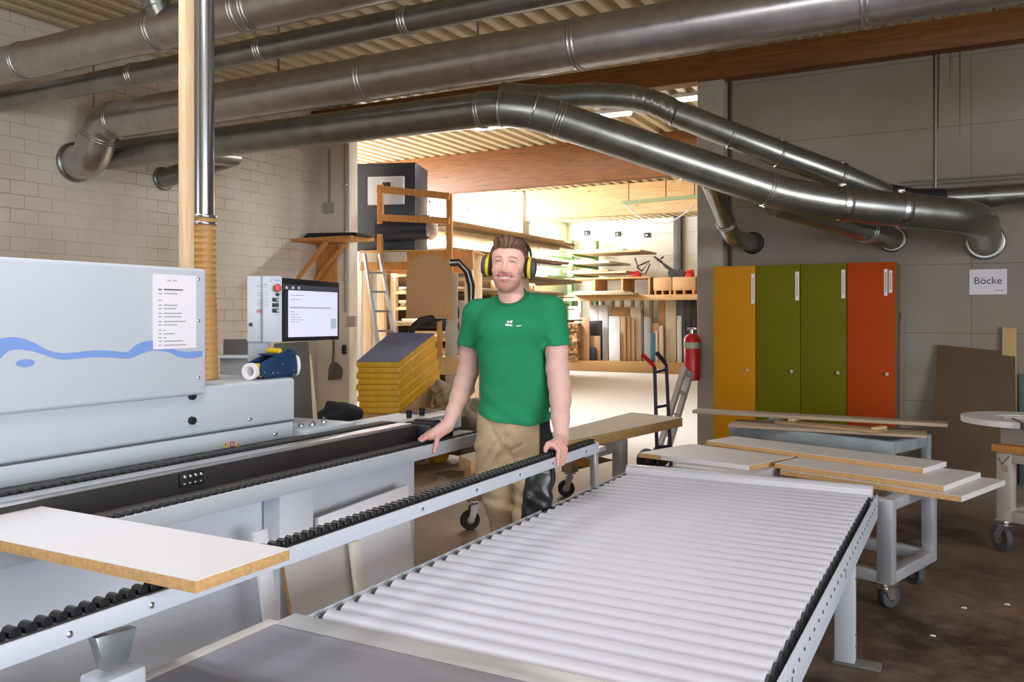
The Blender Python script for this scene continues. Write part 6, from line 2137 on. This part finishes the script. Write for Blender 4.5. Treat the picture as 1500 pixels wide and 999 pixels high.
# ------------------------------------------------------------------ board racks of the hall
rack = thing('cantilever_rack', (-9.0, 16, 0), 'tall pine cantilever rack full of long boards on the left of the hall', 'rack')
RX0, RX1, RY0, RY1 = -9.62, -8.42, 13.0, 19.2
levels = [.42, .72, 1.02, 1.32, 1.62, 1.92, 2.25, 2.62, 2.98]
ivory = mat('ivory_arm_paint', '#d9c98a', .5)
for y in (13.25, 15.2, 17.1, 19.0):
    part('post', MB().box(RX0 - .12, RX0, y - .05, y + .05, 0, 3.2, .005), M['pine'], rack)
    for z in levels:
        part('arm', MB().hexa([(RX0, y - .035, z - .06), (RX1 - .1, y - .035, z - .035), (RX1 - .1, y + .035, z - .035), (RX0, y + .035, z - .06), (RX0, y - .035, z), (RX1 - .1, y - .035, z), (RX1 - .1, y + .035, z), (RX0, y + .035, z)], .003), ivory, rack)
part('shade_panel', MB().box(RX0 - .16, RX0 - .125, RY0 - .2, RY1, .05, 2.3, .004), mat('dark_shade_panel', '#5b4633', .8), rack)  # added dark sheet: blocks the bright hall wall, darkens gaps between boards
rb_ = random.Random(11)
bcols = [mat('rack_board_%d' % i, c, .65, var=.07, scale=5) for i, c in enumerate(('#b99a72', '#a98861', '#d8cdb8', '#9a7b58', '#c7b08a', '#e3ddd0', '#8a7460', '#b7a68c'))]
ordn = ['lowest', 'second lowest', 'third lowest', 'fourth lowest', 'middle', 'fourth highest', 'third highest', 'second highest', 'topmost']
posn = ['at the back', 'on the front edge', 'on top of the front board', 'on the back board', 'as the uppermost layer']
for li, z in enumerate(levels):
    zz = z + .001
    nlay = rb_.choice((2, 3)) if li < 8 else 4
    for k in range(nlay):
        th_ = rb_.uniform(.03, .06) if li < 8 else rb_.uniform(.05, .08)
        if k == 0:
            x0, x1 = RX0 + .02, RX1 - rb_.uniform(0, .1)
        else:
            x0, x1 = RX0 + rb_.uniform(.02, .3), RX1 + rb_.uniform(-.12, .06)
        y0 = RY0 + rb_.uniform(-.25, .35); y1 = RY1 + rb_.uniform(-1.2, .3)
        solo('rack_board', MB().box(x0, x1, y0, y1, zz, zz + th_, .003), bcols[rb_.randrange(8)],
             'long board %s on the %s level of the cantilever rack' % (['lying directly on the arms', 'second from below', 'third from below', 'fourth from below'][k], ordn[li]), 'board', 'boards on the cantilever rack')
        zz += th_ + .001
# green uprights with sheets on arms near the back wall
gr_ = thing('green_rack', (-7.4, 19.9, 0), 'green steel rack with wide sheets before the far hall wall', 'rack')
for px in (834, 870):
    x_ = PY(px, 400, 22.2).x
    part('upright', MB().box(x_ - .07, x_ + .07, 22.2, 22.4, 0, PY(px, 352, 22.2).z, .006), M['green'], gr_)
    for z in (2.56, 2.82, 3.1):
        part('arm', MB().box(x_ - .04, x_ + .04, 20.7, 22.2, z - .06, z, .004), M['green'], gr_)
for i, (xa, xb, z, ya, yb, m_, lab) in enumerate(((815, 898, 2.821, 20.5, 22.1, bcols[5], 'white sheet on the middle arms of the green rack'), (838, 938, 3.101, 20.8, 22.1, bcols[0], 'brown sheet on the upper arms of the green rack'), (835, 918, 2.561, 20.75, 22.1, bcols[4], 'cream sheet on the lower arms of the green rack'))):
    solo('rack_sheet', MB().box(PY(xa, 400, 20.8).x, PY(xb, 400, 20.8).x, ya, yb, z, z + .05, .003), m_, lab, 'board', 'sheets on the green rack')
    solo('rack_sheet', MB().box(PY(xa - 8, 400, 20.8).x, PY(xb - 25, 400, 20.8).x, ya - .05, yb - .1, z + .051, z + .09, .003), bcols[(i * 3 + 2) % 8], lab.replace(' on the', ' lying on the first sheet of the'), 'board', 'sheets on the green rack')
# upright panel store at the far wall
YS = 20.6
vs = thing('panel_store', (PY(920, 500, YS).x, YS + .5, 0), 'pine panel store with upright compartments at the far hall wall', 'rack')
xs0, xs1 = PY(826, 450, YS).x, PY(1040, 450, YS).x
zt_ = PY(920, 432, YS).z; zb_ = PY(920, 530, YS).z
part('base', MB().box(xs0, xs1, YS, YS + 1.3, 0, zb_, .01), M['osb'], vs)
part('top_shelf', MB().box(xs0, xs1, YS, YS + 1.4, zt_ - .03, zt_, .004), M['pine_x'], vs)
part('front_rail', MB().box(xs0, xs1, YS - .02, YS + .04, zt_ - .14, zt_ - .031, .004), M['pine_x'], vs)
for px in (829, 846, 863, 878, 892, 908, 922, 936, 951):
    x_ = PY(px, 450, YS).x
    part('divider', MB().box(x_ - .045, x_ + .045, YS + .9, YS + .98, zb_, zt_ - .031, .004), M['pine'], vs)
part('side_panel', MB().box(PY(954, 450, YS).x, PY(975, 450, YS).x, YS + .55, YS + .58, zb_, zt_ - .031, .004), M['mdf_face'], vs)
zx_ = lambda x: 820 + x / 4.543
zy_ = lambda y: 330 + y / 4.543
panels = [(135, 198, 612, '#a98360', 'brown board next to the timber stack in the panel store', 0), (60, 132, 540, '#dfe3e8', 'white board behind the timber stack in the panel store', .5), (200, 255, 530, '#e6e9ef', 'tall white board right of the brown one in the panel store', .55), (258, 322, 532, '#e2e6ec', 'second tall white board in the panel store, half behind the black one', .5),
          (200, 282, 634, '#1c1d22', 'black board leaning in the panel store', .22), (202, 270, 736, '#b5916a', 'short tan offcut before the black board in the panel store', .1), (200, 240, 815, '#1e2633', 'smallest dark offcut at the foot of the tan one', .02),
          (328, 402, 606, '#dfe3ea', 'white board in the middle of the panel store', .25), (330, 400, 706, '#e9ebf0', 'lower white board before the middle white board', .12), (408, 440, 610, '#c2a077', 'first of three tan boards in the panel store', .2), (434, 470, 606, '#b58f62', 'second of three tan boards in the panel store', .24), (462, 496, 614, '#c9ab80', 'third of three tan boards in the panel store', .28),
          (340, 470, 545, '#c5a06c', 'wide tan board behind the middle white board', .6), (470, 542, 546, '#d9cdbb', 'tall cream board in the panel store', .4), (546, 558, 560, '#6f6a64', 'thin grey board right of the tall cream one', .4), (562, 606, 610, '#a7a9ac', 'grey board in the panel store', .25), (608, 634, 715, '#1f6d8c', 'blue board in the panel store', .12), (636, 652, 705, '#ded7c4', 'narrow cream board beside the blue one', .14), (612, 664, 652, '#b9926e', 'tan board behind the blue one', .3), (664, 690, 668, '#c9b3a3', 'narrow pinkish board in the panel store', .16),
          (706, 776, 474, '#cfc2ab', 'tallest cream board at the right of the panel store', .3), (780, 826, 476, '#5a6166', 'dark grey board at the right of the panel store', .32), (832, 872, 478, '#43413f', 'darker charcoal board at the right of the panel store', .34), (876, 912, 480, '#27272a', 'black board beside the pillar in the panel store', .36), (782, 812, 602, '#c5c6c8', 'lower pale grey board before the dark grey one', .12), (816, 836, 612, '#3b3d42', 'lower slate board next to the pale grey one', .14)]
for i, (xa, xb, yt, col, lab, back) in enumerate(panels):
    yy = YS + .09 + back
    sc_ = yy / YS
    xa_, xb_ = PY(zx_(xa), 470, yy).x, PY(zx_(xb), 470, yy).x
    zt2 = min(PY(zx_(xa), zy_(yt), yy).z, zt_ - .035)
    solo('stored_panel', MB().hexa([(xa_, yy, zb_ + .001), (xb_, yy, zb_ + .001), (xb_ + .0, yy + .035, zb_ + .001), (xa_ + .0, yy + .035, zb_ + .001), (xa_ - .02, yy + .03, zt2), (xb_ - .02, yy + .03, zt2), (xb_ - .02, yy + .065, zt2), (xa_ - .02, yy + .065, zt2)], .003),
         mat('panel_col_%d' % i, col, .5, var=.04), lab, 'board', 'panels in the upright store')
# stack of square timber ends left in the store
rt_ = random.Random(5)
xa_ = PY(zx_(62), 470, YS).x; xb_ = PY(zx_(128), 470, YS).x
row = 0; zz = zb_ + .001
lumber = [mat('timber_%d' % i, c, .7, var=.1, scale=12) for i, c in enumerate(('#c59a66', '#a87b4b', '#d9b98c', '#8f6a45'))]
rows_n = ['bottom', 'second', 'third', 'fourth', 'fifth', 'sixth', 'seventh', 'eighth', 'ninth', 'tenth', 'eleventh', 'top']
while row < 12:
    hgt = .082; x = xa_; c_i = 0
    while x < xb_ - .03:
        w_ = rt_.uniform(.05, .1)
        y0 = YS - .12 + rt_.uniform(0, .1)
        o = solo('timber', MB().box(x, min(x + w_, xb_), y0, y0 + .2 - .0, zz, zz + hgt - .003, .002), lumber[rt_.randrange(4)], 'square timber end in the %s row of the stacked timber, %s' % (rows_n[row], ['leftmost', 'second from its left', 'third from its left', 'fourth from its left', 'fifth from its left', 'sixth from its left'][c_i]), 'timber', 'stacked timber ends in the store')
        x += w_ + .003; c_i += 1
    zz += hgt; row += 1
# things on top of the store
for i, (xa, xb, lab) in enumerate(((956, 983, 'left brown carton-like crate on the panel store, with dark slots'), (984, 1018, 'right brown crate on the panel store, beside the pillar'))):
    x0, x1 = PY(xa, 420, YS).x, PY(xb, 420, YS).x
    t = thing('flat_crate', ((x0 + x1) / 2, YS + .5, zt_), lab, 'crate', 'brown crates on the panel store')
    part('panel', MB().box(x0, x1, YS + .05, YS + .9, zt_ + .1, zt_ + .43, .006), M['mdf_face'], t)
    for f in (.05, .45, .85):
        part('skid', MB().box(x0 + (x1 - x0) * f, x0 + (x1 - x0) * (f + .1), YS + .06, YS + .9, zt_ + .0005, zt_ + .099, .004), M['pine_o'], t)
x0, x1 = PY(870, 420, YS).x, PY(953, 420, YS).x
t = thing('open_crate', ((x0 + x1) / 2, YS + .5, zt_), 'long low open crate on the left of the panel store top', 'crate')
part('top_board', MB().box(x0 - .9, x1, YS + .02, YS + .9, zt_ + .42, zt_ + .46, .004), M['mdf_face'], t)
for f in (0, .5, .97):
    part('side', MB().box(x0 + (x1 - x0) * f - .02, x0 + (x1 - x0) * f + .02, YS + .03, YS + .9, zt_ + .0005, zt_ + .419, .004), M['mdf_face'], t)
for i, (xa, xb, z, lab) in enumerate(((800, 940, .47, 'cream board on the open crate of the panel store'), (812, 932, .012, 'long pale board lying inside the open crate'))):
    pass
for i, (xa, xb, z, m_, lab) in enumerate(((835, 930, .002, bcols[4], 'pale board lying on the panel store before the open crate'), (842, 918, .05, bcols[2], 'second pale board on the one before the open crate'))):
    solo('loose_board', MB().box(PY(xa, 420, YS - .3).x, PY(xb, 420, YS - .3).x, YS - .45, YS + .015, zt_ + z, zt_ + z + .045, .003), m_, lab, 'board', 'loose boards on the panel store')
# bicycle-like carrier and red clamps on the crates
def on_top(px, py, y=YS + .45): return PY(px, py, y)
zc_ = zt_ + .461
tb_ = mat('dark_tube', '#37303a', .4, .3)
cl = thing('folded_trolley', on_top(955, 403), 'dark folded trolley frame lying on top of the panel store', 'trolley')
for pts in ([(930, 378), (934, 390), (945, 385), (952, 382), (940, 397), (933, 391)], [(958, 376), (968, 382), (975, 391), (985, 398), (996, 402)], [(945, 402), (952, 386)], [(968, 379), (972, 376)], [(962, 380), (990, 398)]):
    part('tube', MB().tube([on_top(*p) for p in pts], .025, 8), tb_, cl)
for px in (985, 997):
    part('wheel', MB().lathe([(.06, -.03), (.11, -.03), (.11, .03), (.06, .03)], on_top(px, 402) + Vector((0, 0, .03)), (0, 1, 0), 18), M['rubber_bk'], cl)
for i, (px, w_) in enumerate(((929, .14), (1009, .10))):
    p = on_top(px, 402)
    solo('red_tool', MB().obox((p.x, p.y + .1, zt_ + (.461 if i == 0 else .431) + .07), (w_ * 2, .2, .14), Matrix.Rotation(.1, 3, 'Z'), .03).cyl((p.x - .1, p.y, zt_ + .56), (p.x + .12, p.y + .05, zt_ + .62), .03, seg=10), M['red'], ['red tool lying left on the panel store top', 'red tool lying right on the panel store top by the pillar'][i], 'tool', 'red tools on the panel store')
# black outlet boxes on the far wall
for i, (px, py) in enumerate(((777, 338), (817, 340), (860, 341.5), (905, 343), (948, 344.5))):
    p = PY(px, py, 22.58)
    t = thing('wall_bracket', p, ['%s small black bracket on the far hall wall, counted from the white column' % w for w in ('first', 'second', 'third', 'fourth', 'fifth')][i], 'bracket', 'black brackets on the far wall')
    part('plate', MB().box(p.x - .09, p.x + .09, 22.56, 22.595, p.z - .07, p.z + .07, .01), M['black'], t)
    part('bolt', MB().cyl((p.x, 22.56, p.z), (p.x, 22.53, p.z), .02, seg=10), M['galv'], t)
struct('column_steel', MB().box(PY(987, 350, 22.5).x, PY(998, 350, 22.5).x, 22.45, 22.59, 0, CEIL, .01), mat('dark_steel_column', '#4a4c4a', .5))
# hanging green light track with its cable
a_, b_ = PD(912, 297, 15.2), PD(1030, 287, 14.4)
tk2 = thing('hanging_track', a_, 'thin pale green track hanging in the hall before the yellow beam', 'track')
part('bar', MB().bar(a_, b_, .05, .06), mat('pale_green_track', '#a9b98a', .5), tk2)
for f in (.08, .55, .9):
    p = a_.lerp(b_, f); part('wire', MB().cyl(p, (p.x, p.y, CEIL - .01), .008, seg=6), M['black'], tk2)
cbp = [a_ + (b_ - a_) * t + Vector((0, 0, -.42 * math.sin(PI * t))) for t in [i / 14 * .9 for i in range(15)]]
part('cable', MB().tube(cbp, .012, 6), M['paper'], tk2)
# small brackets below the middle beam

for i, (px, py, lab) in enumerate(((1412, 891, 'pale wood chip on the floor nearest the grey cart'), (1475, 886, 'pale wood chip on the floor farthest right'), (1366, 932, 'pale wood chip on the floor near the conveyor foot'))):
    g_ = PZ(px, py, 0)
    solo('wood_chip', MB().prism([g_ + Vector((-.012, -.006, .001)), g_ + Vector((.010, -.009, .001)), g_ + Vector((.014, .004, .001)), g_ + Vector((-.004, .009, .001))], (0, 0, .005), .001), M['paper'], lab, 'chip', 'wood chips on the floor')
